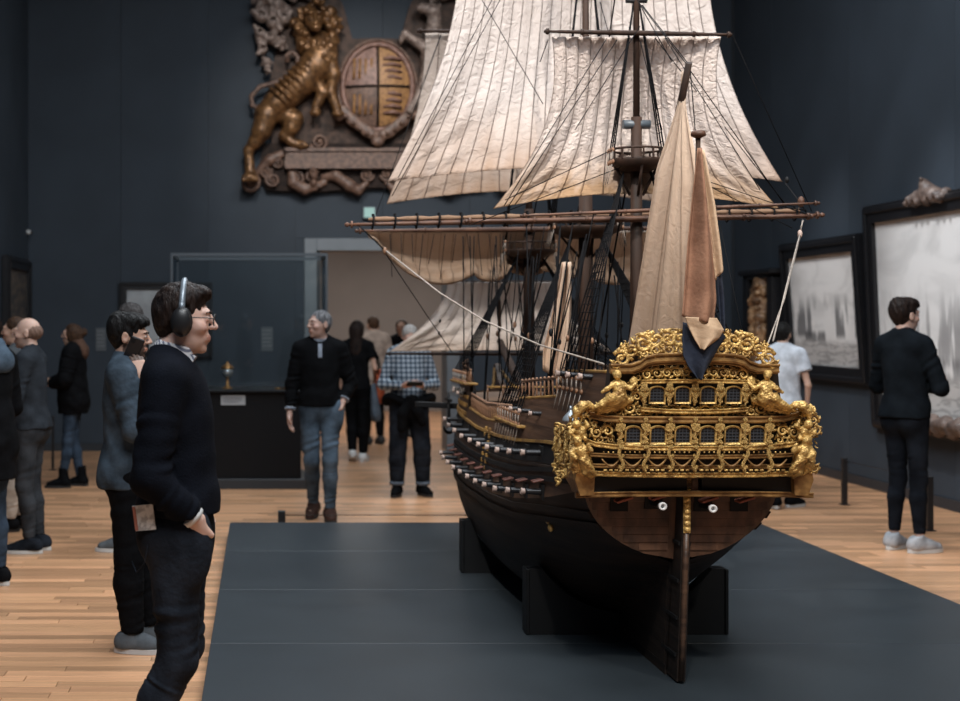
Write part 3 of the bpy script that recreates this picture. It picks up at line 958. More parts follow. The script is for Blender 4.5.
# scrollwork: spirals with leaves
def scroll(mb, zx, zy, r, out, a0=0.0, hand=1, turns=1.45, tr=.23, leaves=6):
    c = G(zx, zy, out); rr = r * SCU; P = []; ra = []
    N = int(16 * turns)
    for k in range(N + 1):
        t = k / N; a = a0 + hand * t * turns * 2 * math.pi; q = rr * (1 - .78 * t)
        P.append(c + Vector((math.cos(a) * q, -.012 * math.sin(t * math.pi), math.sin(a) * q))); ra.append(rr * tr * (1.15 - .5 * t))
    mb.tube(P, ra, 7)
    mb.ball(c + Vector((0, -.006, 0)), (rr * .24, rr * .24, rr * .24), 8, 6)
    for k in range(leaves):
        a = a0 + hand * (k + .5) / max(leaves, 1) * 2 * math.pi * .9
        d = Vector((math.cos(a), 0, math.sin(a))); tg = Vector((-math.sin(a), 0, math.cos(a))) * hand
        p0 = c + d * rr * .8
        mb.tube([p0, p0 + d * rr * .30 + tg * rr * .2 + Vector((0, -.008, 0)), p0 + d * rr * .45 + tg * rr * .62],
                [rr * .18, rr * .24, rr * .06], 6)
random.seed(11)
def scroll_pair(name, lst, m=M_gold):
    for sg in (0, 1):
        for (a, b, r, o_, a0, hd) in lst:
            if sg: a, a0, hd = mir(a), math.pi - a0, -hd
            mb = MB(); scroll(mb, a, b, r, o_, a0, hd); spart(mb, name, m)
scroll_pair('taffrail_scroll', [(268, 128, 27, .02, 2.6, -1), (300, 98, 25, .015, 2.2, 1), (338, 78, 30, .02, 2.0, -1), (345, 110, 17, .03, 0.4, 1), (383, 64, 26, .02, 1.8, 1),
    (382, 101, 19, .03, 5.2, -1), (420, 62, 27, .02, 2.0, -1), (425, 98, 22, .03, .8, 1), (462, 62, 27, .02, 1.2, 1), (468, 98, 20, .03, 4.4, -1), (500, 66, 24, .02, 2.4, -1), (500, 98, 18, .03, 2.4, 1)])
scroll_pair('frieze_scroll', [(352, 180, 19, .012, 0, 1), (385, 176, 18, .012, 3.0, -1), (418, 174, 18, .012, 0, 1), (450, 173, 18, .012, 3.0, -1), (482, 173, 18, .012, 0, 1)])
scroll_pair('under_window_scroll', [(352, 300, 17, .012, 1, 1), (382, 296, 16, .012, 3.0, -1), (412, 300, 17, .012, 0, 1), (442, 298, 18, .016, 3.0, -1), (474, 300, 20, .02, 0, 1), (500, 308, 16, .02, 2, -1)])
scroll_pair('side_panel_scroll', [(185, 372, 20, .012, 1, 1), (222, 366, 21, .012, 3.6, -1), (196, 396, 13, .012, 3.0, -1), (232, 396, 13, .012, 0, 1), (178, 345, 11, .012, 0, 1), (246, 342, 9, .012, 2, -1)])
scroll_pair('haunch_scroll', [(310, 218, 18, .015, 1, 1), (318, 252, 18, .012, 4, -1), (296, 290, 22, .012, 1.5, 1), (255, 300, 20, .012, 3.8, -1), (215, 302, 17, .014, .5, 1), (325, 302, 16, .012, 2, -1), (180, 290, 14, .012, 2, 1), (322, 190, 12, .012, 2, 1)])
scroll_pair('corner_scroll', [(140, 300, 22, .03, 2.0, 1), (120, 330, 20, .03, 3.6, -1), (112, 365, 18, .04, 1, 1), (150, 330, 16, .02, 4, 1), (118, 488, 17, .03, 2.6, 1)])
scroll_pair('rim_leaf', [(252, 146, 13, .03, 3.2, 1), (280, 84, 12, .01, 2.4, 1), (322, 58, 11, .01, 2.2, -1), (362, 46, 11, .01, 1.6, 1), (402, 42, 11, .01, 1.6, -1), (442, 40, 11, .01, 1.6, 1), (482, 42, 11, .01, 1.6, -1)])

def leaf_fill(name, quad, n, seed, out, size=8.0):
    rng = random.Random(seed)
    for sg in (0, 1):
        for k in range(n):
            u, v = rng.random(), rng.random()
            zx = (quad[0][0] * (1 - u) + quad[1][0] * u) * (1 - v) + (quad[3][0] * (1 - u) + quad[2][0] * u) * v
            zy = (quad[0][1] * (1 - u) + quad[1][1] * u) * (1 - v) + (quad[3][1] * (1 - u) + quad[2][1] * u) * v
            a = rng.uniform(0, 6.28); L_ = size * rng.uniform(.7, 1.5) * SCU
            if sg: zx = mir(zx); a = math.pi - a
            c = G(zx, zy, out + rng.uniform(0, .012)); d = Vector((math.cos(a), 0, math.sin(a))); t_ = Vector((-math.sin(a), 0, math.cos(a)))
            mb = MB().tube([c - d * L_, c - d * L_ * .3 + t_ * L_ * .2 + Vector((0, -.006, 0)), c + d * L_ * .4 + t_ * L_ * .1, c + d * L_ - t_ * L_ * .4], [L_ * .12, L_ * .36, L_ * .30, L_ * .08], 6)
            spart(mb, name, M_gold)
leaf_fill('acanthus_leaf', [(235, 140), (500, 100), (500, 45), (330, 60)], 30, 1, .012)
leaf_fill('acanthus_leaf', [(340, 192), (500, 190), (500, 162), (340, 165)], 14, 2, .008, 6)
leaf_fill('acanthus_leaf', [(340, 310), (510, 312), (510, 288), (340, 284)], 16, 3, .012, 6)
leaf_fill('acanthus_leaf', [(160, 315), (330, 318), (330, 270), (230, 280)], 20, 4, .006, 7)
leaf_fill('acanthus_leaf', [(168, 402), (250, 408), (250, 342), (160, 340)], 10, 5, .008, 6)
leaf_fill('acanthus_leaf', [(100, 520), (170, 520), (150, 290), (115, 300)], 22, 6, .03, 9)
leaf_fill('acanthus_leaf', [(295, 260), (335, 270), (335, 178), (300, 180)], 10, 7, .010, 6)
# large carved figures: reclining on the haunches, supporters at the corners, cherubs above
def carve(name, fn, flipx, h=.0042):
    lo, hi = fn(None, None)
    def mp(zx, zy, out): return G(mir(zx) - 14 if flipx else zx, zy, out)
    a = [mp(lo[0], lo[1], .12), mp(hi[0], hi[1], -.06), mp(lo[0], hi[1], .12), mp(hi[0], lo[1], -.06)]
    L = [min(p[i] for p in a) - .02 for i in range(3)]; H = [max(p[i] for p in a) + .02 for i in range(3)]
    s = SDF(L, H, h)
    fn(s, mp)
    s.func(lambda d, x, y, z: d + .0016 * np.sin(330 * x + 120 * z + 2 * np.sin(160 * z)) * np.sin(210 * z + 90 * y + 2 * np.sin(150 * x)) + .0010 * np.sin(500 * z - 260 * x))
    s.build(name, M_gold, stern)
U = SCU
def reclining(s, mp):
    if s is None: return (150, 165), (345, 320)
    s.ell(mp(256, 184, .055), (12 * U, 13 * U, 14 * U), .006); s.ell(mp(254, 176, .045), (15 * U, 14 * U, 11 * U), .006)
    s.ell(mp(256, 190, .095), (3 * U, 4 * U, 4 * U), .003)
    s.cap(mp(257, 200, .045), mp(259, 212, .045), 8 * U, 9 * U, .008)
    s.path([mp(258, 215, .045), mp(262, 235, .05), mp(270, 258, .05)], [17 * U, 18 * U, 20 * U], .012)
    s.cap(mp(240, 214, .045), mp(276, 214, .045), 10 * U, 10 * U, .012)
    s.path([mp(276, 215, .05), mp(300, 226, .06), mp(318, 208, .05)], [8 * U, 7 * U, 5 * U], .008)
    s.path([mp(240, 215, .05), mp(222, 228, .07), mp(205, 240, .07)], [8 * U, 7 * U, 5 * U], .008)
    s.path([mp(268, 262, .05), mp(232, 258, .075), mp(205, 278, .07), mp(178, 290, .06)], [17 * U, 14 * U, 10 * U, 7 * U], .012)
    s.path([mp(268, 268, .04), mp(228, 276, .055), mp(198, 292, .05), mp(165, 298, .045)], [16 * U, 12 * U, 9 * U, 7 * U], .012)
    for k in range(6): s.path([mp(276 - 9 * k, 248 + 3 * k, .072), mp(258 - 10 * k, 276 + 2 * k, .07)], [4 * U, 4 * U], .006)
    s.path([mp(300, 262, .03), mp(250, 286, .03), mp(190, 306, .03)], [12 * U, 14 * U, 10 * U], .015)
    s.ell(mp(310, 205, .03), (14 * U, 8 * U, 20 * U), .01)
def supporter(s, mp):
    if s is None: return (85, 375), (215, 530)
    s.ell(mp(124, 399, .08), (14 * U, 14 * U, 15 * U), .006); s.ell(mp(122, 391, .075), (16 * U, 15 * U, 11 * U), .006); s.ell(mp(128, 403, .12), (4 * U,) * 3, .004)
    s.path([mp(128, 412, .07), mp(134, 430, .07), mp(146, 456, .07), mp(156, 476, .06)], [12 * U, 21 * U, 20 * U, 19 * U], .012)
    s.path([mp(114, 424, .07), mp(103, 442, .09), mp(120, 456, .11)], [9 * U, 8 * U, 6 * U], .008)
    s.path([mp(150, 424, .08), mp(168, 432, .10), mp(160, 412, .10)], [9 * U, 8 * U, 6 * U], .008)
    s.path([mp(152, 478, .06), mp(168, 494, .075), mp(182, 512, .05)], [15 * U, 11 * U, 8 * U], .01)
    s.path([mp(146, 480, .05), mp(150, 502, .06), mp(168, 518, .04)], [14 * U, 11 * U, 8 * U], .01)
    for k in range(4): s.path([mp(138 + 7 * k, 462 + 5 * k, .095), mp(160 + 4 * k, 470 + 7 * k, .09)], [4 * U, 4 * U], .006)
    s.path([mp(108, 440, .03), mp(118, 480, .03), mp(140, 510, .02)], [14 * U, 16 * U, 12 * U], .015)
def cherub(s, mp):
    if s is None: return (80, 268), (200, 395)
    s.ell(mp(120, 344, .07), (14 * U,) * 3, .006); s.ell(mp(132, 368, .06), (19 * U, 14 * U, 20 * U), .01)
    s.path([mp(118, 362, .06), mp(100, 372, .08), mp(112, 386, .08)], [8 * U, 7 * U, 5 * U], .008)
    s.path([mp(146, 362, .06), mp(158, 350, .07), mp(150, 334, .06)], [8 * U, 7 * U, 5 * U], .008)
    s.path([mp(138, 382, .05), mp(148, 392, .07)], [10 * U, 8 * U], .008)
    s.path([mp(160, 276, .05), mp(140, 284, .06), mp(124, 300, .06), mp(116, 318, .06)], [9 * U, 15 * U, 14 * U, 9 * U], .012)
    s.ell(mp(168, 284, .05), (12 * U, 10 * U, 9 * U), .01)
for fl in (False, True):
    carve('reclining_figure', reclining, fl); carve('supporter_figure', supporter, fl); carve('cherub', cherub, fl)
# quarter galleries on both sides
for sg in (-1, 1):
    q = empty('quarter_gallery', (0, 0, 0), parent=stern)
    mb = MB()
    for (z0, z1, e0, e1) in ((.93, 1.00, .02, .075), (1.00, 1.19, .075, .07), (1.19, 1.23, .085, .05)):
        vs = []
        for z, e in ((z0, e0), (z1, e1)):
            for y in (5.86, 5.96, 6.10, 6.22): vs.append((sg * (hw(6.15, min(z, 1.1)) + e * (1 if y < 6.2 else .3) - .02), y - .1 * (z - .95), z))
            for y in (6.22, 5.86): vs.append((sg * .25, y, z))
        mb.add(vs, [(0, 1, 7, 6), (1, 2, 8, 7), (2, 3, 9, 8), (3, 4, 10, 9), (4, 5, 11, 10), (5, 0, 6, 11), (0, 1, 2, 3, 4, 5), (6, 7, 8, 9, 10, 11)])
    mb.build('gallery_body', M_golddk, q)
    mb = MB().lathe([(.038, 0), (.037, .006), (.032, .018), (.018, .034), (.008, .044), (.006, .052), (.008, .055), (.002, .066)], 12, Matrix.Translation((sg * .450, 6.0, 1.225)))
    mb.build('turret_dome', M_silver, q)
    for y in (5.95, 6.06, 6.16):
        mb = MB().box((sg * (hw(6.15, 1.1) + .053), y - .015, 1.095), (.01, .055, .12), bev=.003); mb.build('gallery_window', M_glass, q)
    random.seed(5)
    for k in range(22):
        mb = MB()
        y = 5.88 + .36 * random.random(); z = .95 + .26 * random.random()
        x = hw(6.15, min(z, 1.1)) + .05
        c = Vector((sg * x, y - .1 * (z - .95), z)); rr = .018 + .014 * random.random(); P = []
        for j in range(17):
            a = j / 16 * 8.5; w = rr * (1 - .7 * j / 16)
            P.append(c + Vector((sg * (.012 + .01 * math.sin(j)), math.cos(a) * w, math.sin(a) * w)))
        mb.tube(P, [.0065 - .003 * j / 16 for j in range(17)], 6); mb.ball(c + Vector((sg * .012, 0, 0)), .009, 7, 5)
        mb.build('side_carving', M_gold, q)
    for k, y in enumerate((5.90, 6.0, 6.11, 6.21)):
        o = bpy.data.objects.new('term_figure', FIG['term']); o.location = (sg * (hw(6.15, 1.0) + .05), y, .985)
        o.rotation_euler = (0, 0, sg * R(90)); o.scale = (.12, .11, .20); link(o, q)
# gun ports of the tuck
LID2 = LID.copy(); LID2.materials.clear(); LID2.materials.append(mat('bright_red_lid', (.24, .065, .035), rough=.55, var=.3, scale=20))
for zx, zy, armed in ((285, 618, 0), (402, 610, 1), (568, 618, 1), (690, 618, 0)):
    p = G(zx, zy, 0); p.y = rake(6.0, p.z) - .008
    o = bpy.data.objects.new('gun_port', PORT); o.location = p + Vector(OFF); o.rotation_euler = (0, 0, R(90)); link(o, ship)
    o = bpy.data.objects.new('port_lid', LID2); o.location = p + Vector((0, -.075, .026)) + Vector(OFF); o.rotation_euler = (-.30, 0, R(90)); o.scale = (1.2, 1.0, 1.4); link(o, ship)
    if armed: gun(p + Vector((0, -.005, -.006)), (0, -1, .0), 1.1, GM2)

# ---- masts, tops and yards
def mast(name, y, segs, m=M_darkspar):
    mb = MB()
    for (z0, z1, r0, r1) in segs: mb.tube([(0, y, z0), (0, y, (z0 + z1) / 2), (0, y, z1)], [r0, (r0 + r1) / 2, r1], 12)
    return part(mb, name, m)
MZ, MM, MF = 6.63, 7.67, 9.30
mz = mast('mizzen_mast', MZ, [(1.05, 2.62, .034, .026), (2.45, 4.2, .017, .010)])
mm = mast('main_mast', MM, [(.9, 2.45, .048, .036), (2.2, 3.8, .026, .016), (3.7, 5.2, .014, .008)])
mf = mast('fore_mast', MF, [(1.0, 2.40, .044, .032), (2.15, 3.7, .024, .015), (3.6, 5.0, .013, .008)])
bs = part(MB().tube([(0, 9.2, 1.12), (0, 9.8, 1.28), (0, 10.75, 1.62)], [.034, .032, .02], 10), 'bowsprit', M_darkspar)
part(MB().tube([(0, 10.45, 1.50), (0, 10.44, 2.3)], [.014, .008], 8), 'sprit_topmast', M_darkspar)
def top(y, z, r, parent):
    mb = MB().lathe([(r * .55, -.05), (r, -.012), (r, .0), (r * 1.02, .01), (r * .98, .01), (r * .95, -.005)], 20, Matrix.Translation((0, y, z)))
    for k in range(16):
        a = 2 * math.pi * k / 16; mb.box((r * math.cos(a), y + r * math.sin(a), z + .03), (.008, .008, .045))
    mb.tube([(r * math.cos(2 * math.pi * k / 20), y + r * math.sin(2 * math.pi * k / 20), z + .055) for k in range(20)], .006, 6, closed=True)
    for sg in (-1, 1):
        mb.tube([(sg * r * .85, y, z - .01), (sg * .03, y, z - .16)], .007, 6); mb.tube([(0, y + sg * r * .85, z - .01), (0, y + sg * .03, z - .16)], .007, 6)
    mb.build('fighting_top', M_darkspar, parent)
top(MZ, 2.41, .125, mz); top(MM, 2.16, .19, mm); top(MF, 2.12, .17, mf)
# cap at the mizzen doubling
MB().tube([(-.064, MZ, 2.585), (.064, MZ, 2.585)], .022, 10).build('mast_cap', mat('mast_cap_iron', (.07, .085, .10), rough=.4), mz)
MB().tube([(-.05, MZ, 3.17), (.05, MZ, 3.17)], .010, 8).build('crosstree', M_black, mz)
def yard(name, y, z, half, r, m, tilt=0.0, brace=0.0, xs=0.0, parent=None):
    mb = MB(); P = []; ra = []
    for k in range(13):
        t = -1 + 2 * k / 12
        P.append((xs + half * t, y - brace * t, z + tilt * t)); ra.append(r * (1 - .55 * abs(t) ** 1.6))
    mb.tube(P, ra, 8)
    for t in (-.99, .99): mb.ball((xs + half * t, y - brace * t, z + tilt * t), r * .75, 7, 5)
    for t in (-.97, -.6, -.3, .3, .6, .97):
        mb.tube([(xs + half * t - .006, y - brace * t, z + tilt * t), (xs + half * t + .006, y - brace * t, z + tilt * t)], r * 1.12, 8)
    return part(mb, name, m, parent)
yard('mizzen_topsail_yard', MZ - .03, 3.012, .44, .013, M_darkspar, -.008)
yard('crossjack_yard', MZ - .045, 2.135, .82, .015, M_spar, .012)
yard('main_yard', MM - .06, 2.205, 1.29, .018, M_spar, .022, .06, -.03)
yard('main_topsail_yard', MM - .04, 3.93, .76, .018, M_darkspar)
yard('fore_yard', MF - .05, 2.262, 1.16, .018, M_spar, .01)
yard('fore_topsail_yard', MF - .04, 3.575, .745, .017, M_darkspar)
yard('sprit_topsail_yard', 10.40, 1.95, .42, .011, M_darkspar)
yard('spritsail_yard', 10.33, 1.415, .86, .014, M_darkspar)
yard('crossjack_boom', MZ - .10, 2.175, .70, .010, M_spar, .03, 0, .13)

# ---- sails
def sail_mat(name, base, stain, seams, smin=.08, smax=.55, dirt=.5, bdist=.018):
    m = bpy.data.materials.new(name); m.use_nodes = True; nt = m.node_tree; N = nt.nodes; L = nt.links
    b = N['Principled BSDF']; b.inputs['Roughness'].default_value = .85; b.inputs['Specular IOR Level'].default_value = .15
    uv = N.new('ShaderNodeUVMap'); sp = N.new('ShaderNodeSeparateXYZ'); L.new(uv.outputs[0], sp.inputs[0])
    def math_(op, a, bb=None, c=None):
        n = N.new('ShaderNodeMath'); n.operation = op
        for i, v in enumerate((a, bb, c)):
            if v is None: continue
            if isinstance(v, (int, float)): n.inputs[i].default_value = v
            else: L.new(v, n.inputs[i])
        return n.outputs[0]
    fr = math_('FRACT', math_('MULTIPLY', sp.outputs[0], seams))
    dist = math_('ABSOLUTE', math_('SUBTRACT', fr, .5))
    seam = math_('SMOOTH_MIN', math_('MULTIPLY', math_('MAXIMUM', math_('SUBTRACT', dist, .44), 0), 16), 1.0, .1)
    mp = N.new('ShaderNodeMapping'); mp.inputs['Scale'].default_value = (14, 2.2, 1); L.new(uv.outputs[0], mp.inputs[0])
    n1 = N.new('ShaderNodeTexNoise'); n1.inputs['Scale'].default_value = 1.6; n1.inputs['Detail'].default_value = 5; L.new(mp.outputs[0], n1.inputs[0])
    n2 = N.new('ShaderNodeTexNoise'); n2.inputs['Scale'].default_value = 5; n2.inputs['Detail'].default_value = 4; L.new(uv.outputs[0], n2.inputs[0])
    foot = N.new('ShaderNodeMapRange'); foot.inputs[1].default_value = smax; foot.inputs[2].default_value = smin; foot.inputs[3].default_value = 0; foot.inputs[4].default_value = 1
    L.new(sp.outputs[1], foot.inputs[0])
    st = math_('MULTIPLY', math_('ADD', math_('MULTIPLY', foot.outputs[0], 1.0), .18), math_('MULTIPLY', math_('ADD', n1.outputs['Fac'], n2.outputs['Fac']), dirt * 1.7))
    st = math_('MINIMUM', math_('MAXIMUM', math_('SUBTRACT', st, .12), 0), 1)
    mx = N.new('ShaderNodeMix'); mx.data_type = 'RGBA'; mx.inputs[6].default_value = (*base, 1); mx.inputs[7].default_value = (*stain, 1)
    L.new(st, mx.inputs[0])
    mx2 = N.new('ShaderNodeMix'); mx2.data_type = 'RGBA'; mx2.blend_type = 'MULTIPLY'; mx2.inputs[7].default_value = (.50, .44, .42, 1)
    L.new(math_('MULTIPLY', seam, .75), mx2.inputs[0]); L.new(mx.outputs[2], mx2.inputs[6])
    L.new(mx2.outputs[2], b.inputs['Base Color'])
    n3 = N.new('ShaderNodeTexNoise'); n3.inputs['Scale'].default_value = 26; n3.inputs['Detail'].default_value = 5; n3.inputs['Distortion'].default_value = 1.2; L.new(uv.outputs[0], n3.inputs[0])
    bp = N.new('ShaderNodeBump'); bp.inputs['Strength'].default_value = .9; bp.inputs['Distance'].default_value = bdist
    L.new(math_('ADD', n3.outputs['Fac'], math_('MULTIPLY', seam, .5)), bp.inputs['Height']); L.new(bp.outputs[0], b.inputs['Normal'])
    tr = N.new('ShaderNodeBsdfTranslucent'); L.new(mx2.outputs[2], tr.inputs[0])
    ms = N.new('ShaderNodeMixShader'); ms.inputs[0].default_value = .22
    L.new(b.outputs[0], ms.inputs[1]); L.new(tr.outputs[0], ms.inputs[2]); L.new(ms.outputs[0], N['Material Output'].inputs[0])
    return m
STAIN = (.33, .215, .145)
M_sail_mz = sail_mat('mizzen_sailcloth', (.68, .59, .545), (.34, .215, .125), 13, .02, .40, .58)
M_sail_mn = sail_mat('main_sailcloth', (.62, .555, .525), STAIN, 25, .0, .34, .45)
M_sail_fr = sail_mat('fore_sailcloth', (.52, .44, .39), STAIN, 15, .0, .4, .5)
M_sail_tan = sail_mat('course_sailcloth', (.62, .49, .39), (.27, .145, .07), 26, -.3, .9, .50, .010)
M_sail_sp = sail_mat('sprit_sailcloth', (.70, .62, .57), (.36, .23, .14), 12, .0, .35, .35)
M_sail_lt = sail_mat('lateen_sailcloth', (.80, .63, .50), (.40, .24, .14), 7, -.2, 1.1, .40, .005)

def sheet(name, fn, nu, nv, m, thick=.003, parent=None):
    """cloth given by fn(u, v) -> ship coordinates, u and v in 0..1"""
    V = []; UV = []
    for j in range(nv + 1):
        for i in range(nu + 1):
            u, v = i / nu, j / nv; V.append(fn(u, v)); UV.append((u, 1 - v))
    Q = [(j * (nu + 1) + i, j * (nu + 1) + i + 1, (j + 1) * (nu + 1) + i + 1, (j + 1) * (nu + 1) + i) for j in range(nv) for i in range(nu)]
    me = fast_mesh(name, V, Q)
    ul = me.uv_layers.new(name='UVMap')
    ul.data.foreach_set('uv', np.array([UV[i] for q in Q for i in q], dtype=np.float32).ravel())
    me.materials.append(m)
    o = bpy.data.objects.new(name, me); link(o, parent or ship)
    if parent is None: o.location = OFF
    md = o.modifiers.new('thickness', 'SOLIDIFY'); md.thickness = thick; md.offset = 0
    return o
def square_sail(name, y, zt, ht, zb, hb, belly, arch, m, leech=.06, pw=1.5, nseam=13, dz=0.0, ymore=0.0):
    def fn(u, v):
        s = 2 * u - 1
        half = ht + (hb - ht) * v ** pw - leech * math.sin(math.pi * v)
        z = zt + (zb - zt) * v + arch * (1 - s * s) * v ** 2.5 + dz * s * v
        yb = belly * (1 - .75 * s * s) * math.sin(math.pi * min(1, v * .93 + .02)) ** .8
        rip = .006 * math.sin(u * nseam * 2 * math.pi) * (1 - v) ** .5 + .010 * math.sin(9 * u + 7 * v) * v + .008 * math.sin(23 * u - 5 * v + 2) * v * v
        # creases running up from the clews
        for cx in (0, 1):
            d = math.hypot((u - cx) * 1.4, 1 - v); an = math.atan2(1 - v, abs(u - cx) * 1.4 + 1e-6)
            rip += .016 * math.exp(-d * 2.6) * math.sin(an * 13) * min(1, d * 4)
        return (s * half, y + yb + rip + ymore * v, z)
    return sheet(name, fn, 76, 60, m)
def bolt_rope(name, fn, m=M_tar, r=.0045):
    part(MB().tube([fn(t / 30) for t in range(31)], r, 6), name, m)
square_sail('mizzen_topsail', MZ - .01, 3.0, .40, 2.185, .68, .16, .075, M_sail_mz, .045, 2.0)
square_sail('main_topsail', MM, 3.92, .685, 2.42, 1.085, .26, .085, M_sail_mn, .05, 1.7)
square_sail('fore_topsail', MF, 3.57, .69, 2.435, .945, .22, .09, M_sail_fr, .03, 1.5)
square_sail('sprit_topsail', 10.38, 1.945, .40, 1.43, .83, .08, .01, M_sail_sp, .035, 1.5)
def course(u, v):           # fore course, clewed up so that it hangs in swags under its yard
    s = 2 * u - 1; x = s * 1.08
    def bump(c, w): return max(0, math.cos(min(1, abs(x - c) / w) * math.pi / 2)) ** .8
    dep = .05 + .30 * bump(-.58, .46) + .30 * bump(.60, .46) + .24 * bump(0, .36)
    roll = max(0, v - .7) / .3
    z = 2.25 - dep * v + .035 * math.sin(roll * math.pi) * 0
    y = MF - .02 + .20 * math.sin(v * math.pi * .75) * (dep / .33) + .012 * math.sin(26 * u) * v - .09 * math.sin(roll * math.pi * .8)
    return (x * (1 - .02 * v), y, z)
sheet('fore_course', course, 90, 24, M_sail_tan, .008)
# furled lumps and gaskets along the main yard
random.seed(8)
P = []; ra = []
for k in range(70):
    t = -.90 + 1.80 * k / 69
    P.append((-.03 + 1.29 * t, MM - .05 - .06 * t, 2.232 + .022 * t)); ra.append(.007 + .006 * abs(math.sin(k * .62)) + .003 * random.random())
part(MB().tube(P, ra, 8), 'furled_sail', M_sail_tan)
GK = MB().tube([(.004 * math.cos(a), .032 * math.sin(a), .036 * math.cos(a)) for a in [i / 10 * 2 * math.pi for i in range(10)]], .0055, 5, closed=True).box((0, 0, .040), (.016, .016, .014), bev=.004).mesh('gasket')
GK.materials.append(M_tar)
for k in range(20):
    t = -.88 + 1.76 * k / 19
    o = bpy.data.objects.new('gasket', GK); o.location = Vector((-.03 + 1.29 * t, MM - .055 - .06 * t, 2.215 + .022 * t)) + Vector(OFF); link(o, ship)
# lateen yard and its hanging sail in the ship's middle plane
LP, LQ = Vector((.005, 5.83, 2.73)), Vector((-.045, 6.64, 1.38))
part(MB().tube([LP + (LQ - LP) * k / 8 for k in range(9)], [.014, .017, .021, .024, .026, .027, .027, .026, .022], 10), 'lateen_yard', M_darkspar)
def lateen(u, v):
    a = LP + (LQ - LP) * (.02 + .82 * v)
    b = Vector((.0, 5.90 + .04 * v, 2.68 - (2.68 - 1.50) * v))
    p = a.lerp(b, u)
    w = min(1, 6 * (b - a).length)
    x = .034 * math.sin(u * 21 + 1.5 * v) * w + .012 * math.sin(u * 47 + 3 * v) * w + .05 * math.sin(u * 5.5 + 2) * v * w + .07 * (u - .5) * w
    x *= min(1, 4 * u)
    return (p.x + x - .02 * v, p.y, p.z - .02 * math.sin(u * math.pi) * v)
sheet('lateen_sail', lateen, 60, 40, M_sail_lt, .004)
# a staysail let down and hanging in folds between main and mizzen masts
def hanging(u, v):
    w = .05 + .11 * v
    p = sat(567 - 8 * v - 6 * v * v, 262 + 112 * v, 7.25)
    return (p.x + (u - .5) * w * (1 - .35 * max(0, v - .8) / .2), p.y + .022 * math.sin(u * 14), p.z - .07 * v * v * (u - .3))
sheet('hanging_staysail', hanging, 30, 16, M_sail_lt, .004)
# ensign: staff, and the flag hanging in three coloured folds
es = part(MB().tube([(.0, 5.755, 1.45), (.0, 5.69, 2.40)], [.013, .010], 10), 'ensign_staff', M_darkspar)
MB().lathe([(.006, -.01), (.028, .0), (.031, .008), (.026, .02), (.004, .026)], 14, Matrix.Translation((0, 5.689, 2.405))).build('truck', M_spar, es)
flag = empty('ensign', OFF, parent=ship)
M_flr = mat('ensign_faded_red', (.30, .155, .095), rough=.9, col2=(.20, .095, .055), scale=9, bump=.3, bscale=60)
M_flw = mat('ensign_faded_white', (.56, .40, .27), rough=.9, col2=(.44, .30, .19), scale=9, bump=.3, bscale=60)
M_flb = mat('ensign_navy', (.008, .013, .028), rough=.85, var=.3, scale=10, bump=.3, bscale=60)
def fold(name, left, right, m, Y, amp, ph, waves=2.0, back=0.0):
    """cloth between two pixel-measured edges at depth Y"""
    nl = len(left) - 1
    def edge(e, v):
        k = min(int(v * nl), nl - 1); t = v * nl - k
        return (e[k][0] + (e[k + 1][0] - e[k][0]) * t, e[k][1] + (e[k + 1][1] - e[k][1]) * t)
    def fn(u, v):
        a, b = edge(left, v), edge(right, v)
        p = sat(a[0] + (b[0] - a[0]) * u, a[1] + (b[1] - a[1]) * u, Y)
        d = amp * math.sin(u * waves * math.pi + ph) * min(1, v * 3 + .15)
        return (p.x, p.y + d + back * u, p.z)
    sheet(name, fn, 22, 34, m, .004, parent=flag)
fold('red_band', [(698, 148), (694, 190), (688, 250), (685, 290), (683, 316)], [(702, 148), (708, 190), (716, 250), (719, 300), (716, 326)], M_flr, 5.60, .034, .3, 2.4)
fold('white_edge', [(701, 150), (706, 200), (711, 240), (716, 280)], [(704, 150), (715, 205), (721, 250), (723, 270)], M_flw, 5.63, .012, 0)
fold('white_fold', [(685, 317), (690, 328), (696, 340), (702, 349)], [(717, 318), (725, 330), (720, 338), (704, 350)], M_flw, 5.585, .015, 1.0)
fold('navy_band', [(683, 322), (683, 340), (684, 356), (690, 368), (699, 379)], [(724, 334), (726, 338), (720, 346), (711, 362), (701, 380)], M_flb, 5.62, .018, .5)
fold('navy_edge', [(717, 278), (719, 300), (721, 330)], [(722, 274), (724, 300), (725, 332)], M_flb, 5.64, .008, 0)

# ---- shrouds with ratlines, and the deadeyes at their feet
DEYE = MB().ball((0, 0, 0), (.008, .013, .013), 8, 5).mesh('deadeye'); DEYE.materials.append(M_block)
def shrouds(name, y, ztop, xt, feet, sg):
    mb = MB(); H = Vector((sg * xt, y, ztop)); F = [Vector((sg * x, yy_, z)) for (x, yy_, z) in feet]
    for p in F: mb.tube([H + (p - H) * .0, H.lerp(p, .5), p], .0036, 5)
    nr = int((H - F[0]).length / .042)
    for k in range(2, nr):
        t = k / nr
        mb.tube([H.lerp(p, t) + Vector((0, 0, -.002 * (i % 2))) for i, p in enumerate(F)], .0020, 4)
    o = part(mb, name, M_tar)
    for p in F:
        for dz in (0.0, -.055):
            d_ = bpy.data.objects.new('deadeye', DEYE); d_.location = p + Vector((sg * .006, 0, dz)); link(d_, o)
    la = MB()
    for p in F:
        for d in (-.008, 0, .008): la.tube([p + Vector((sg * .008, d, 0)), p + Vector((sg * .008, d, -.055))], .0018, 4)
        la.tube([p + Vector((sg * .006, 0, -.055)), p + Vector((sg * .03, .01, -.16))], .0020, 4)
    la.build('lanyard', M_rope, o)['kind'] = 'stuff'
    return o
def feet(y0, y1, n, x, z): return [(x, y0 + (y1 - y0) * i / (n - 1), z) for i in range(n)]
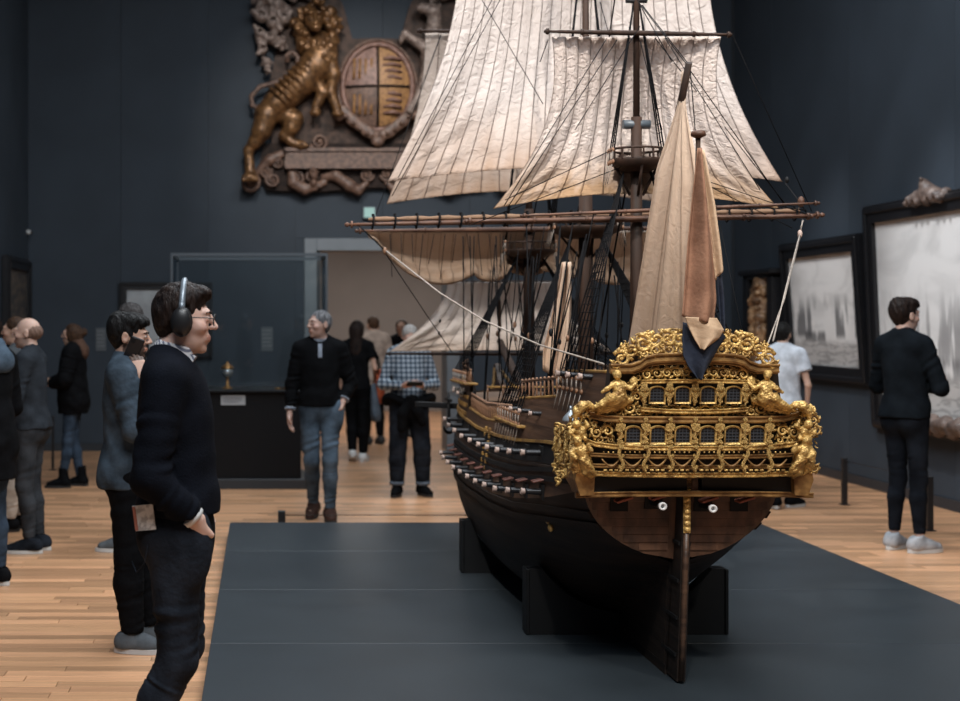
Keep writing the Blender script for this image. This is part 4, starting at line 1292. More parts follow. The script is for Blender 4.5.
for sg in (-1, 1):
    shrouds('main_shrouds', MM, 2.16, .06, feet(7.05, 7.66, 9, .475, 1.19), sg)
    shrouds('fore_shrouds', MF, 2.12, .06, feet(8.72, 9.26, 8, .500, 1.33), sg)
    shrouds('mizzen_shrouds', MZ, 2.40, .05, feet(6.12, 6.58, 6, .372, 1.40), sg)
    shrouds('mizzen_topmast_shrouds', MZ, 3.17, .012, feet(6.58, 6.66, 3, .118, 2.46), sg)
    shrouds('main_topmast_shrouds', MM, 3.7, .02, feet(7.60, 7.72, 4, .18, 2.22), sg)
    shrouds('fore_topmast_shrouds', MF, 3.5, .02, feet(9.24, 9.34, 4, .16, 2.18), sg)
    for (y0, y1, z, x) in ((7.0, 7.72, 1.125, .475), (8.66, 9.32, 1.265, .50)):
        mb = MB(); xi = hw((y0 + y1) / 2, z) - .03
        mb.box((sg * (xi + x) / 2 + sg * .008, (y0 + y1) / 2, z), (abs(x - xi) + .03, y1 - y0, .014), bev=.003); part(mb, 'channel', M_goldrail)
# ---- running and standing rigging, each rope a part
def rope(pts, r=.0032, m=M_tar, sag=0.0, name='rope', n=5):
    pts = [Vector(p) for p in pts]
    if sag and len(pts) == 2:
        a, b = pts; pts = [a.lerp(b, k / 12) - Vector((0, 0, sag * 4 * (k / 12) * (1 - k / 12))) for k in range(13)]
    return part(MB().tube(pts, r, n), name, m)
def block(p, s=.022, m=M_block):
    part(MB().ball(p, (s * .55, s * .75, s), 9, 6), 'block', m)
rope([(0, MF, 2.35), (0, 10.6, 1.58)], .006, name='fore_stay'); rope([(0, MM, 2.40), (0, 9.25, 1.28)], .007, name='main_stay')
rope([(0, MZ, 2.55), (0, 7.62, 1.25)], .005, name='mizzen_stay'); rope([(0, MM, 3.65), (0, MF, 2.2)], .004, name='main_topmast_stay')
rope([(0, MZ, 3.9), (0, MM, 2.3)], .004, name='mizzen_topmast_stay')
rope([sat(385, 250, 7.70), sat(440, 293, 7.2), sat(485, 321, 6.9), sat(540, 345, 6.5), sat(604, 364, 6.05)], .0045, M_rope, name='main_brace')
rope([sat(358, 225, 7.75), sat(385, 250, 7.70)], .004, M_tar, name='brace_pendant'); block(sat(385, 251, 7.70))
rope([sat(380, 245, 7.75), sat(430, 320, 8.6), sat(452, 352, 9.0)], .003, M_tar, name='brace')
block(sat(440, 321, 8.2), .012, M_black); block(sat(439, 333, 8.2), .012, M_black)
rope([sat(803, 220, 7.3), sat(800, 233, 7.3)], .004, M_rope, name='brace_pendant'); block(sat(800, 234, 7.28), .022, M_muz)
rope([sat(800, 234, 7.28), sat(788, 280, 6.8), sat(773, 341, 6.05)], .0038, M_rope, name='main_brace')
rope([sat(800, 236, 7.28), sat(784, 300, 6.7), sat(767, 346, 6.0)], .0038, M_rope, name='main_brace')
block(sat(801, 202, 7.2), .03, M_spar); block(sat(787, 180, 7.5), .018, M_black)
rope([sat(785, 183, 7.6), sat(801, 204, 7.25), sat(806, 212, 7.25)], .004, M_tar, name='sheet')
rope([sat(780, 207, 6.6), sat(806, 210, 7.2)], .004, M_tar, name='sheet')
for (a, b, Y0, Y1) in (((617, 40), (508, 207), 6.55, 6.55), ((607, 38), (504, 206), 6.53, 6.53), ((655, 38), (786, 205), 6.55, 7.0), ((665, 38), (760, 190), 6.5, 6.5),
                       ((482, 0), (543, 104), 7.55, 7.55), ((492, 0), (398, 178), 7.5, 7.5), ((500, 0), (392, 196), 7.5, 7.5), ((441, 34), (420, 90), 9.1, 9.1),
                       ((441, 36), (376, 214), 8.9, 7.7), ((612, 150), (505, 200), 6.5, 6.5), ((688, 66), (637, 0), 5.85, 6.6), ((690, 66), (700, 190), 5.84, 5.9),
                       ((690, 70), (787, 208), 5.85, 6.6), ((640, 5), (672, 62), 6.6, 6.3), ((642, 5), (690, 66), 6.6, 5.85), ((720, 225), (742, 332), 6.5, 6.0),
                       ((600, 2), (616, 60), 7.4, 7.2), ((640, 40), (662, 130), 6.58, 6.58), ((548, 40), (540, 62), 6.5, 6.5), ((733, 36), (812, 212), 6.6, 7.2),
                       ((697, 180), (792, 228), 6.0, 7.2), ((575, 130), (640, 26), 6.56, 6.58), ((473, 224), (640, 160), 6.55, 6.6), ((806, 214), (644, 160), 6.55, 6.6)):
    rope([sat(*a, Y0), sat(*b, Y1)], .0022, M_tar, name='line')
random.seed(3)
for k in range(44):          # falls and lifts coming down to the waist between the masts
    px = random.uniform(455, 640); Yk = random.uniform(6.7, 8.9); X_ = at(px, 0, Yk).x - X0
    X_ = max(-.38, min(.38, X_))
    zt = random.uniform(1.9, 2.2)
    dx = random.uniform(-.08, .08)
    ym = min((MZ, MM, MF), key=lambda q: abs(q - Yk))
    rope([(X_ * .8 + dx, ym + random.uniform(-.12, .12), zt), (X_, Yk, 1.12)], random.choice((.0028, .0035, .0045)), M_tar, name='fall')
    if k % 2 == 0: block(((X_ * .8 + dx) * .5 + X_ * .5, (ym + Yk) / 2, (zt + 1.12) / 2), random.choice((.016, .02)), random.choice((M_block, M_black)))
for k in range(12):          # reef of lines in front of the fore course
    px = 390 + 11 * k
    rope([sat(px, 234, 9.18), sat(px + random.uniform(-6, 6), 268 + random.uniform(-6, 14), 9.1)], .0025, M_tar, name='buntline')
for px in (463, 470, 474, 496, 503): rope([sat(px, 236, 9.0), sat(px + random.uniform(-4, 6), 372, 8.9)], .004, M_tar, name='fall')

# ---- deck fittings: pin racks, stanchion rails, belfry and ladder
STN = MB().tube([(0, 0, 0), (0, 0, .03), (0, 0, .06), (0, 0, .09)], [.0055, .0035, .006, .004], 6).ball((0, 0, .094), .0075, 7, 5).mesh('stanchion'); STN.materials.append(M_block)
for sg in (-1, 1):
    for (y0, y1, n) in ((6.62, 7.2, 10), (7.34, 8.58, 22), (8.74, 9.6, 12)):
        rail = empty('pin_rail', OFF, parent=ship); P = []
        for k in range(n):
            y = y0 + (y1 - y0) * k / (n - 1); z = lerp_tab(T_TOP, y); x = sg * (hw(y, z) - .01)
            o = bpy.data.objects.new('stanchion', STN); o.location = (x, y, z); link(o, rail); P.append((x, y, z + .088))
        MB().tube(P, .0065, 6).build('hand_rail', M_hull_top, rail)
for (y, w, z) in ((7.28, .36, 1.16), (8.64, .38, 1.16), (6.57, .28, 1.33)):
    rail = empty('break_rail', OFF, parent=ship)
    for k in range(9):
        o = bpy.data.objects.new('stanchion', STN); o.location = (-w + 2 * w * k / 8, y, z); link(o, rail)
    MB().tube([(-w, y, z + .088), (w, y, z + .088)], .0075, 6).build('hand_rail', M_goldrail, rail)
mb = MB().box((0, 8.2, 1.02), (.30, .5, .04), bev=.006)
for k in range(7): mb.box((0, 7.98 + .07 * k, 1.045), (.26, .012, .012))
for k in range(5): mb.box((-.12 + .06 * k, 8.2, 1.045), (.012, .44, .012))
part(mb, 'hatch_grating', M_hull_top)
mb = MB()
for sg in (-1, 1): mb.box((sg * .10, 8.2 + .0, 1.10), (.07, .55, .05), bev=.02)
part(mb, 'ship_boat', M_deck)
for sg in (-1, 1):
    mb = MB().box((sg * .52, 9.66, 1.075), (.40, .04, .04), Euler((0, -sg * .05, -sg * .15)), bev=.005); part(mb, 'cathead', M_black)
    mb = MB().tube([(sg * .50, 9.56, 1.17), (sg * .50, 9.52, .95)], .011, 7)
    mb.tube([(sg * (.50 + .05 * math.cos(a)), 9.50 - .09 * math.cos(a), .95 - .05 * math.sin(a)) for a in [math.pi * i / 8 for i in range(9)]], [.006, .009, .011, .012, .013, .012, .011, .009, .006], 6)
    mb.tube([(sg * .50, 9.44, 1.12), (sg * .50, 9.68, 1.12)], .012, 6)
    part(mb, 'anchor', M_black)
    # steps up the side and entry-port columns
    for y in (7.78, 7.90):
        mb = MB()
        for k in range(7):
            z = .84 + .035 * k; mb.box((sg * (hw(y, z) + .006), y, z), (.014, .022, .024), bev=.003)
        part(mb, 'entry_column', M_goldrail)
    # gilt mask on the side
    mb = MB().ball((sg * (hw(6.45, .70) + .01), 6.5, .735), (.02, .03, .026), 8, 6); mb.ball((sg * (hw(6.45, .70) + .008), 6.47, .70), (.015, .024, .02), 8, 6)
    part(mb, 'hull_ornament', M_gold)
    for y in [8.72 + .09 * k for k in range(9)]:
        mb = MB()
        for k in range(3): mb.box((sg * (hw(y, 1.1 + .05 * k) + .004), y, 1.08 + .05 * k), (.012, .03, .03), bev=.004)
        part(mb, 'timberhead', M_goldrail)

# ================================================================== cradles
M_crad = mat('cradle_black', (.004, .0045, .0055), rough=.6, spec=.25)
for (Y, half, zt, lb) in ((6.89, .478, .443, 'black wooden cradle carrying the hull nearer the rudder'), (8.57, .555, .445, 'black wooden cradle carrying the hull nearer the bow')):
    cr = empty('ship_cradle', (X0 + .012, Y, .12)); tag(cr, lb, 'cradle')
    for sg in (-1, 1):
        pts = [(sg * .034, 0.001), (sg * half, 0.001), (sg * half, zt - .12)]
        for k in range(9):
            z = zt - (zt - .19) * k / 8; pts.append((sg * (max(hw(Y, z), hw(Y + .05, z)) + .016), z - .12))
        MB().prism(pts, -.045, .045).build('chock', M_crad, cr)
        MB().box((sg * (half + .008), 0, (zt - .12) / 2 + .001), (.016, .11, zt - .125), bev=.003).build('end_plate', M_crad, cr)

# ================================================================== people
M_skin = mat_attr('skin', rough=.48, spec=.4, sss=.12)
def cloth(name, col, var=.18, rough=.88, scale=14, bump=.5, bscale=30, sheen=0.0):
    return mat(name, col, rough=rough, var=var, scale=scale, bump=bump, bscale=bscale, spec=.06, sheen=sheen)
def hairmat(name, col, col2): return mat(name, col, rough=.5, col2=col2, scale=60, stretch=(1, 1, .25), bump=.8, bscale=120, spec=.15)
M_hair_dk = hairmat('hair_dark_brown', (.022, .013, .010), (.006, .004, .004))
M_hair_bk = hairmat('hair_black', (.010, .009, .009), (.003, .003, .003))
M_hair_br = hairmat('hair_brown', (.070, .036, .020), (.022, .012, .008))
M_hair_gy = hairmat('hair_grey', (.20, .20, .21), (.055, .055, .06))
M_hair_wh = hairmat('hair_white', (.42, .40, .38), (.20, .18, .17))
M_eye = mat('eye_dark', (.012, .010, .010), rough=.15)
M_eyew = mat('eye_white', (.55, .52, .50), rough=.25)
M_sole = mat('white_rubber', (.52, .52, .51), rough=.6)
M_soled = mat('dark_rubber', (.015, .015, .016), rough=.7)

def rotm(yaw=0, pitch=0, roll=0):
    return Euler((R(pitch), R(roll), R(yaw)), 'XYZ').to_matrix()

DEF = dict(hiL=(-.088, 0, .92), hiR=(.088, 0, .92), knL=(-.095, .02, .50), knR=(.095, .02, .50), anL=(-.10, -.02, .09), anR=(.10, -.02, .09),
           shL=(-.168, -.01, 1.445), shR=(.168, -.01, 1.445), elL=(-.235, -.03, 1.16), elR=(.235, -.03, 1.16), wrL=(-.235, .05, .92), wrR=(.235, .05, .92),
           lean=(0, 0), yaw=0, pitch=0, roll=0, hdL=None, hdR=None, pnL=None, pnR=None, curl=.5, curlL=None, curlR=None, foL=8, foR=-8, head=(0, .012, 0), toeL=0, toeR=0)
def mk(pose):
    P = dict(DEF); P.update(pose or {})
    lx, ly = P['lean']
    P['L'] = lambda z: np.array((lx, ly, 0)) * max(0, z - .95) / .6
    for k in ('shL', 'shR'): P[k] = np.array(P[k]) + P['L'](P[k][2])
    P['hc'] = np.array((0, 0, 1.647)) + np.array(P['head']) + P['L'](1.6)
    return P
def torso(s, P, t, belly=0.0, k=.06):
    Lz = P['L']
    for (c, r) in (((0, .0, 1.34), (.152, .102, .165)), ((0, .003, 1.21), (.143, .100, .16)), ((0, .008, 1.07), (.140, .100, .16)), ((0, -.006, .95), (.153, .112, .125))):
        b = belly if c[2] in (1.07, 1.21) else 0
        s.ell(np.array(c) + Lz(c[2]) + (0, b * .6, 0), (r[0] + t + b * .3, r[1] + t + b, r[2] + t * .5), k)
    a, b = P['shL'], P['shR']
    s.cap(a * .82 + b * .18, b * .82 + a * .18, .056 + t, .056 + t, k)
    for sg in (-1, 1):
        s.cap(np.array((sg * .115, -.02, 1.462)) + Lz(1.46), np.array((sg * .03, -.02, 1.535)) + Lz(1.53), .040 + t, .036 + t * .6, .05)
def arm(s, P, sd, t, k=.03, upto=1.0, wr=None, flat=False):
    a, b, c = (np.array(P[q + sd], dtype=float) for q in ('sh', 'el', 'wr'))
    s.cap(a, b, .049 + t, .038 + t, k, wr=wr)
    if upto > 0:
        e = b + (c - b) * upto
        s.cap(b, e, .038 + t, .038 + (.026 - .038) * upto + t * .8, .015, flat=flat, wr=wr)
def leg(s, P, sd, t, k=.03, wr=None, flat=False, end=1.0):
    a, b, c = (np.array(P[q + sd], dtype=float) for q in ('hi', 'kn', 'an'))
    s.cap(a, b, .084 + t, .056 + t, k, wr=wr)
    e = b + (c - b) * end
    m = b + (e - b) * .35 - np.array((0, .012, 0))
    s.cap(b, m, .054 + t, .056 + t, .03, wr=wr)
    s.cap(m, e, .056 + t, .037 + t, .02, flat=flat, wr=wr)
def hand(s, w, d, pn, curl, sd):
    w = np.array(w, dtype=float); d = np.array(d, dtype=float); d /= np.linalg.norm(d)
    pn = np.array(pn, dtype=float); pn = pn - d * (pn @ d); pn /= np.linalg.norm(pn)
    la = np.cross(d, pn) * (1 if sd == 'R' else -1)        # towards the thumb side
    for i, o in enumerate((.028, .0095, -.0095, -.027)):
        kn = w + d * (.088 - .006 * abs(i - 1)) + la * o
        s.cap(w + la * o * .45, kn, .019, .0125, .014)
        ln = (.072, .080, .075, .058)[i]
        p = kn; ang = curl * .5
        for j, f in enumerate((.46, .30, .24)):
            dd = d * math.cos(ang) + pn * math.sin(ang) + la * (o * .8) * (1 - curl * .5)
            q = p + dd * ln * f * 1.05
            s.cap(p, q, .0095 - .001 * j, .0088 - .001 * j, .002); p = q; ang += curl * .75
    b = w + d * .022 + la * .020
    m = w + d * .058 + la * .050 + pn * .012; e = w + d * .092 + la * (.050 - .02 * curl) + pn * (.02 + .02 * curl)
    s.cap(b, m, .0145, .011, .010); s.cap(m, e, .0105, .0085, .004)
def head_prims(s, P, ears=True):
    s.frame(P['hc'], rotm(P['yaw'], P['pitch'], P['roll']))
    s.ell((0, -.008, .035), (.074, .090, .084), .02); s.ell((0, .028, -.018), (.060, .066, .082), .03)
    s.ell((0, .036, -.070), (.045, .047, .036), .03); s.ell((0, .076, -.094), (.017, .015, .015), .018)
    s.cap((-.036, .086, .032), (.036, .086, .032), .011, .011, .015)
    s.cap((0, .096, .022), (0, .117, -.016), .0075, .0105, .008); s.ell((-.011, .104, -.020), .0085, .006); s.ell((.011, .104, -.020), .0085, .006)
    for sg in (-1, 1):
        s.ell((sg * .032, .107, .013), (.017, .014, .011), .010, 'sub'); s.ell((sg * .032, .084, .012), .0135, .003)
        s.ell((sg * .044, .064, -.020), (.020, .024, .019), .02)
        if ears:
            s.ell((sg * .077, -.008, .0), (.010, .020, .032), .006); s.ell((sg * .085, -.004, .004), (.006, .011, .018), .003, 'sub')
    s.ell((0, .082, -.056), (.026, .022, .018), .012); s.cap((-.018, .096, -.051), (.018, .096, -.051), .0056, .0056, .005); s.cap((-.015, .094, -.062), (.015, .094, -.062), .0062, .0062, .005)
    s.cap((-.024, .106, -.0565), (.024, .106, -.0565), .0028, .0028, .002, mode='sub')
    s.frame()
def bounds(P, m=.17):
    pts = np.array([P[k] for k in ('hiL', 'hiR', 'knL', 'knR', 'anL', 'anR', 'shL', 'shR', 'elL', 'elR', 'wrL', 'wrR', 'hc')])
    lo = pts.min(0) - m; hi = pts.max(0) + m; lo[2] = max(lo[2], -.01)
    return lo, hi
def skin_cols(P, base, stubble=0.0, lips=True):
    Rm = np.array([list(r) for r in rotm(P['yaw'], P['pitch'], P['roll'])]); base = np.array(base)
    def fn(V):
        q = (V - P['hc']) @ Rm
        c = np.tile(base, (len(V), 1))
        lp = (np.abs(q[:, 2] + .056) < .011) & (np.abs(q[:, 0]) < .026) & (q[:, 1] > .085)
        if lips: c[lp] = base * (.86, .66, .62)
        ck = np.exp(-(((np.abs(q[:, 0]) - .045) / .02) ** 2 + ((q[:, 1] - .075) / .03) ** 2 + ((q[:, 2] + .02) / .025) ** 2))[:, None]
        c = c * (1 - ck * .12 * np.array((0, 1, 1)))
        if stubble:
            m = (q[:, 2] < -.028) & (q[:, 2] > -.13) & (q[:, 1] > -.02) & (np.linalg.norm(q, axis=1) < .2) & ~lp
            m &= ~((np.abs(q[:, 0]) < .03) & (q[:, 2] > -.034))
            c[m] = c[m] * (1 - stubble) + np.array((.02, .014, .012)) * stubble
        return c
    return fn

def make_hair(p, P, style, m, h=.006):
    if style is None: return
    lo = P['hc'] - .22; hi = P['hc'] + .2
    if style == 'long': lo = lo - (0, .05, .25)
    s = SDF(lo, hi, h); s.frame(P['hc'], rotm(P['yaw'], P['pitch'], P['roll']))
    if style == 'shaved':
        s.ell((0, -.022, .015), (.0775, .096, .072), .01); s.ell((0, .03, .10), (.10, .10, .075), .01, 'sub'); s.ell((0, .10, -.02), (.10, .075, .16), .01, 'sub')
        s.ell((0, -.03, .10), (.062, .075, .06), .01, 'sub'); s.cut((0, 0, -.065), (0, 0, -1))
    else:
        s.ell((0, -.011, .040), (.080, .092, .086), .02)
        if style in ('short', 'quiff', 'thick', 'tidy'):
            s.ell((0, -.044, .004), (.067, .050, .078), .03)
            if style == 'quiff':
                s.ell((0, .012, .082), (.070, .082, .046), .03); s.ell((.01, .072, .098), (.046, .026, .020), .02)
            if style == 'thick':
                s.ell((0, .015, .092), (.078, .085, .042), .03); s.ell((0, .072, .078), (.058, .032, .026), .02); s.ell((0, -.070, .05), (.078, .052, .085), .03)
        if style in ('bun', 'long', 'bob'):
            s.ell((0, -.06, -.01), (.085, .068, .10), .03)
            for sg in (-1, 1): s.ell((sg * .070, .0, .0), (.022, .055, .085), .03)
        if style == 'bun': s.ell((0, -.135, .03), (.042, .042, .045), .02)
        if style == 'long':
            s.cap((0, -.085, .0), (0, -.105, -.27), .085, .075, .04, sc=(1, .55, 1)); s.cap((.02, -.09, -.2), (.01, -.105, -.36), .065, .03, .03, sc=(1, .5, 1))
        s.ell((0, .086, -.042), (.072, .075, .116), .010, 'sub')
        if style in ('short', 'quiff', 'thick', 'tidy'):
            for sg in (-1, 1): s.ell((sg * .09, .035, -.055), (.05, .055, .055), .01, 'sub'); s.ell((sg * .092, -.004, -.02), (.022, .026, .042), .006, 'sub')
            s.cut((0, -.03, -.085), (0, .35, -1))
    def tuft(d, x, y, z):
        q = (x + y * .6 + z * .3)
        return d + .0017 * np.sin(150 * x + 90 * z + 3 * np.sin(60 * y)) + .0017 * np.sin(160 * y + 60 * z + 3 * np.sin(70 * x))
    s.func(tuft)
    s.build('hair', m, p)
def make_eyes(p, P, brow):
    Rm = rotm(P['yaw'], P['pitch'], P['roll']); hc = Vector(P['hc'])
    for sg in (-1, 1):
        e = MB().ball(hc + Rm @ Vector((sg * .032, .0895, .012)), (.0095, .0095, .0075), 10, 7).build('eye', M_eyew, p)
        MB().ball(hc + Rm @ Vector((sg * .032, .0955, .012)), (.0048, .0045, .0048), 8, 6).build('iris', M_eye, e)
        MB().tube([hc + Rm @ Vector((sg * x, y, z)) for x, y, z in ((.014, .099, .030), (.030, .099, .035), (.050, .086, .030))], [.0032, .004, .002], 6).build('eyebrow', brow, p)
def make_shoes(p, P, m, ms, boot=False, h=.007):
    for sd in 'LR':
        an = np.array(P['an' + sd]); ro = rotm(P['fo' + sd]) @ Euler((R(P['toe' + sd]), 0, 0)).to_matrix(); base = an - (0, 0, .09)
        s = SDF(base - (.2, .2, .03), base + (.2, .24, .30 if boot else .17), h); s.frame(base, ro)
        s.cap((0, -.045, .050), (0, .060, .044), .045, .043, .05); s.cap((0, .050, .046), (0, .148, .032), .043, .037, .05); s.cap((0, -.040, .06), (0, -.02, .115), .044, .042, .06)
        if boot: s.cap((0, -.02, .08), (0, -.01, .22), .052, .058, .02, flat=True)
        else: s.cut((0, -.03, .115), (0, -.25, 1))
        s.cut((0, 0, .024), (0, 0, -1))
        sh = s.build('shoe', m, p)
        out = []
        for i in range(24):
            a = 2 * math.pi * i / 24; y = math.sin(a); x = math.cos(a)
            out.append((x * (.053 if y > 0 else .051) * (1 - .25 * max(0, y) ** 3), .05 + y * .152))
        mb = MB().prism(out, 0.0, .026, axes=(ro @ Vector((1, 0, 0)), ro @ Vector((0, 1, 0)), ro @ Vector((0, 0, 1))), origin=base)
        mb.build('sole', ms, sh)
def make_top(p, P, name, m, t, hem, sleeve=1.0, h=.010, belly=0.0, wr=(.004, 30, .1, .95), skirt=None, vneck=False, arms='LR', neck=.066, extra=None):
    lo, hi = bounds(P); lo[2] = hem - .03; hi[2] = 1.60
    s = SDF(lo, hi, h)
    torso(s, P, t, belly)
    if skirt: s.cap((0, 0, 1.05), (0, -.005, hem - .2), skirt[0], skirt[1], .05, sc=(1, .86, 1))
    else: s.cap((0, -.004, 1.0), (0, -.004, hem - .15), .158 + t, .158 + t, .04, sc=(1, .74, 1))
    if hem < .94:
        for sg in (-1, 1): s.ell((sg * .072, -.060, .915), (.084 + t, .074 + t, .10), .05)
    for sd in arms:
        arm(s, P, sd, t, .035, sleeve, wr, True) if sleeve > 0 else s.cap(P['sh' + sd], np.array(P['sh' + sd]) * .45 + np.array(P['el' + sd]) * .55, .056 + t, .058 + t, .03, flat=True)
    nb = P['L'](1.55)
    s.ell(nb + (0, .012, 1.575), (neck, neck + .004, .075), .012, 'sub')
    if vneck: s.cap(nb + (0, .10, 1.50), nb + (0, .125, 1.38), .03, .01, .01, mode='sub')
    if extra: extra(s)
    s.cut((0, 0, hem), (0, 0, -1))
    def wav(d, x, y, z): return d + .0028 * np.sin(44 * z + 9 * x + 3 * np.sin(17 * y + 9 * x)) * np.clip((1.36 - z) * 5, 0, 1)
    s.func(wav)
    return s.build(name, m, p)
def make_trousers(p, P, m, t=.012, h=.010, end=.94, wr=(.0035, 34, .05, .98), waist=1.03, flare=0.0, name='trousers', pocket=''):
    lo, hi = bounds(P); hi[2] = waist + .05; lo[0] = min(lo[0], -.3)
    keep = None
    for sd in 'LR':
        s = SDF(lo, hi, h)
        s.ell((0, -.006, .96), (.158 + t, .114 + t, .15), .05)
        for sg in (-1, 1): s.ell((sg * .075, -.060, .915), (.080 + t, .070 + t, .09), .04)
        leg(s, P, sd, t + flare, .05, wr, True, end)
        if sd in pocket: w_ = np.array(P['wr' + sd]); s.ell(w_ + (-.035 if sd == 'R' else .035, -.005, -.10), (.045, .058, .12), .06)
        keep = s.d if keep is None else np.minimum(keep, s.d)
    s.d = keep
    s.cut((0, 0, waist), (0, 0, 1))
    return s.build(name, m, p)

def person(label, X, Y, rz, height, pose, skin=(.50, .31, .23), hair=('short', None), stubble=0, res=1.0, width=1.0, group=None, eyes=True):
    P = mk(pose); lo, hi = bounds(P)
    h = .0085 * res
    s = SDF(lo, hi, h, fine=[(2, P['hc'][2] - .13, P['hc'][2] + .13, .0055 * res)])
    torso(s, P, -.012)
    for sd in 'LR':
        arm(s, P, sd, -.006); leg(s, P, sd, -.008)
        an = np.array(P['an' + sd]); d = rotm(P['fo' + sd]) @ Vector((0, 1, 0))
        s.cap(an - (0, 0, .05), an + np.array(d) * .12 - (0, 0, .058), .034, .026, .02)
        w = np.array(P['wr' + sd]); e = np.array(P['el' + sd])
        dd = P['hd' + sd] if P['hd' + sd] is not None else (w - e)
        pn = P['pn' + sd] if P['pn' + sd] is not None else ((1, .2, 0) if sd == 'L' else (-1, .2, 0))
        c = P['curl' + sd] if P['curl' + sd] is not None else P['curl']
        hand(s, w, dd, pn, c, sd)
    nb = P['L'](1.5)
    s.cap(nb + (0, -.012, 1.47), P['hc'] + (0, -.018, -.05), .058, .052, .03)
    head_prims(s, P)
    o = s.build('person', M_skin, None, skin_cols(P, skin, stubble))
    q = height / 1.78
    o.location = (X, Y, 0.002); o.rotation_euler = (0, 0, R(rz)); o.scale = (q * width, q * width, q)
    tag(o, label, 'person', group)
    make_hair(o, P, hair[0], hair[1], .0065 * res)
    if eyes: make_eyes(o, P, hair[1] or M_hair_br)
    return o, P

# ---- 1. the man with headphones, in profile
M_navy = cloth('navy_knit', (.0042, .0052, .0085), bump=.35, bscale=160)
M_jeans_bk = cloth('washed_black_denim', (.013, .016, .022), var=.55, scale=7, bump=.4, bscale=60)
CUR = dict(hiL=(-.088, .0, .92), hiR=(.088, -.01, .92), knL=(-.09, .012, .51), knR=(.09, .000, .50), anL=(-.09, -.15, .09), anR=(.095, -.17, .09), lean=(0, -.025), head=(0, .034, -.008),
           pitch=-3, shR=(.180, -.015, 1.44), elR=(.225, -.085, 1.125), wrR=(.180, .065, .985), elL=(-.225, -.08, 1.12), wrL=(-.175, .06, .985), hdR=(-.28, -.03, -.95), hdL=(.28, -.03, -.95), pnR=(-1, .1, 0), curl=1.0, foR=-4, foL=6)
man, P = person('dark-haired man in navy sweater wearing black headphones and glasses', -.285, 4.83, -90, 1.795, CUR, skin=(.55, .36, .29), hair=('quiff', M_hair_dk), res=.72, stubble=.05)
make_top(man, P, 'sweater', M_navy, .024, .985, .93, h=.0070, wr=(.007, 30, .3, .98), neck=.084)
jt = make_trousers(man, P, M_jeans_bk, .010, .0065, .93, wr=(.007, 44, .5, .99), pocket='LR')
make_shoes(man, P, M_soled, M_sole)
# back and front pocket seams of the trousers
mb = MB(); mb.tube([(.165, -.085 + .0, .955), (.155, -.105, .84), (.13, -.135, .80), (.08, -.155, .83)], .0022, 5); mb.tube([(.185, .0, .99), (.182, .04, .93), (.165, .09, .90)], .0022, 5)
mb.build('pocket_seam', M_jeans_bk, jt)
def stripe_mat(name, a, b, fx):
    m = bpy.data.materials.new(name); m.use_nodes = True; nt = m.node_tree; bs_ = nt.nodes['Principled BSDF']; bs_.inputs['Roughness'].default_value = .8
    tc = nt.nodes.new('ShaderNodeTexCoord'); w = nt.nodes.new('ShaderNodeTexWave'); w.inputs['Scale'].default_value = fx; w.bands_direction = 'DIAGONAL'
    nt.links.new(tc.outputs['Object'], w.inputs[0]); r = nt.nodes.new('ShaderNodeValToRGB'); r.color_ramp.elements[0].color = (*a, 1); r.color_ramp.elements[1].color = (*b, 1)
    r.color_ramp.elements[0].position = .3; r.color_ramp.elements[1].position = .5
    nt.links.new(w.outputs['Fac'], r.inputs[0]); nt.links.new(r.outputs[0], bs_.inputs['Base Color']); return m
M_stripe = stripe_mat('striped_shirt', (.13, .14, .19), (.56, .55, .56), 26)
nb = P['L'](1.52)
s = SDF(nb + (-.12, -.12, 1.44), nb + (.12, .14, 1.60), .005)
s.cap(nb + (0, -.012, 1.478), nb + (0, .012, 1.562), .086, .068, .0, flat=True, flat0=True); s.cap(nb + (0, -.012, 1.43), nb + (0, .016, 1.62), .074, .058, .0, mode='sub')
s.cap(nb + (0, .075, 1.50), nb + (0, .085, 1.60), .022, .03, .0, mode='sub')
s.build('shirt_collar', M_stripe, man)
for sg in (-1, 1):
    MB().prism([(0, 0), (.030, -.004), (.020, -.05), (.002, -.035)], -.003, .003, axes=((sg * .45, .9, -.2), (0, .35, 1), (sg * .9, -.4, 0)), origin=tuple(nb + (sg * .044, .058, 1.528))).build('collar_point', M_stripe, man)
w = np.array(P['wrR']); e = np.array(P['elR']); d = (w - e) / np.linalg.norm(w - e)
MB().tube([Vector(w - d * .022), Vector(w - d * .004)], .040, 14).build('shirt_cuff', M_sole, man)
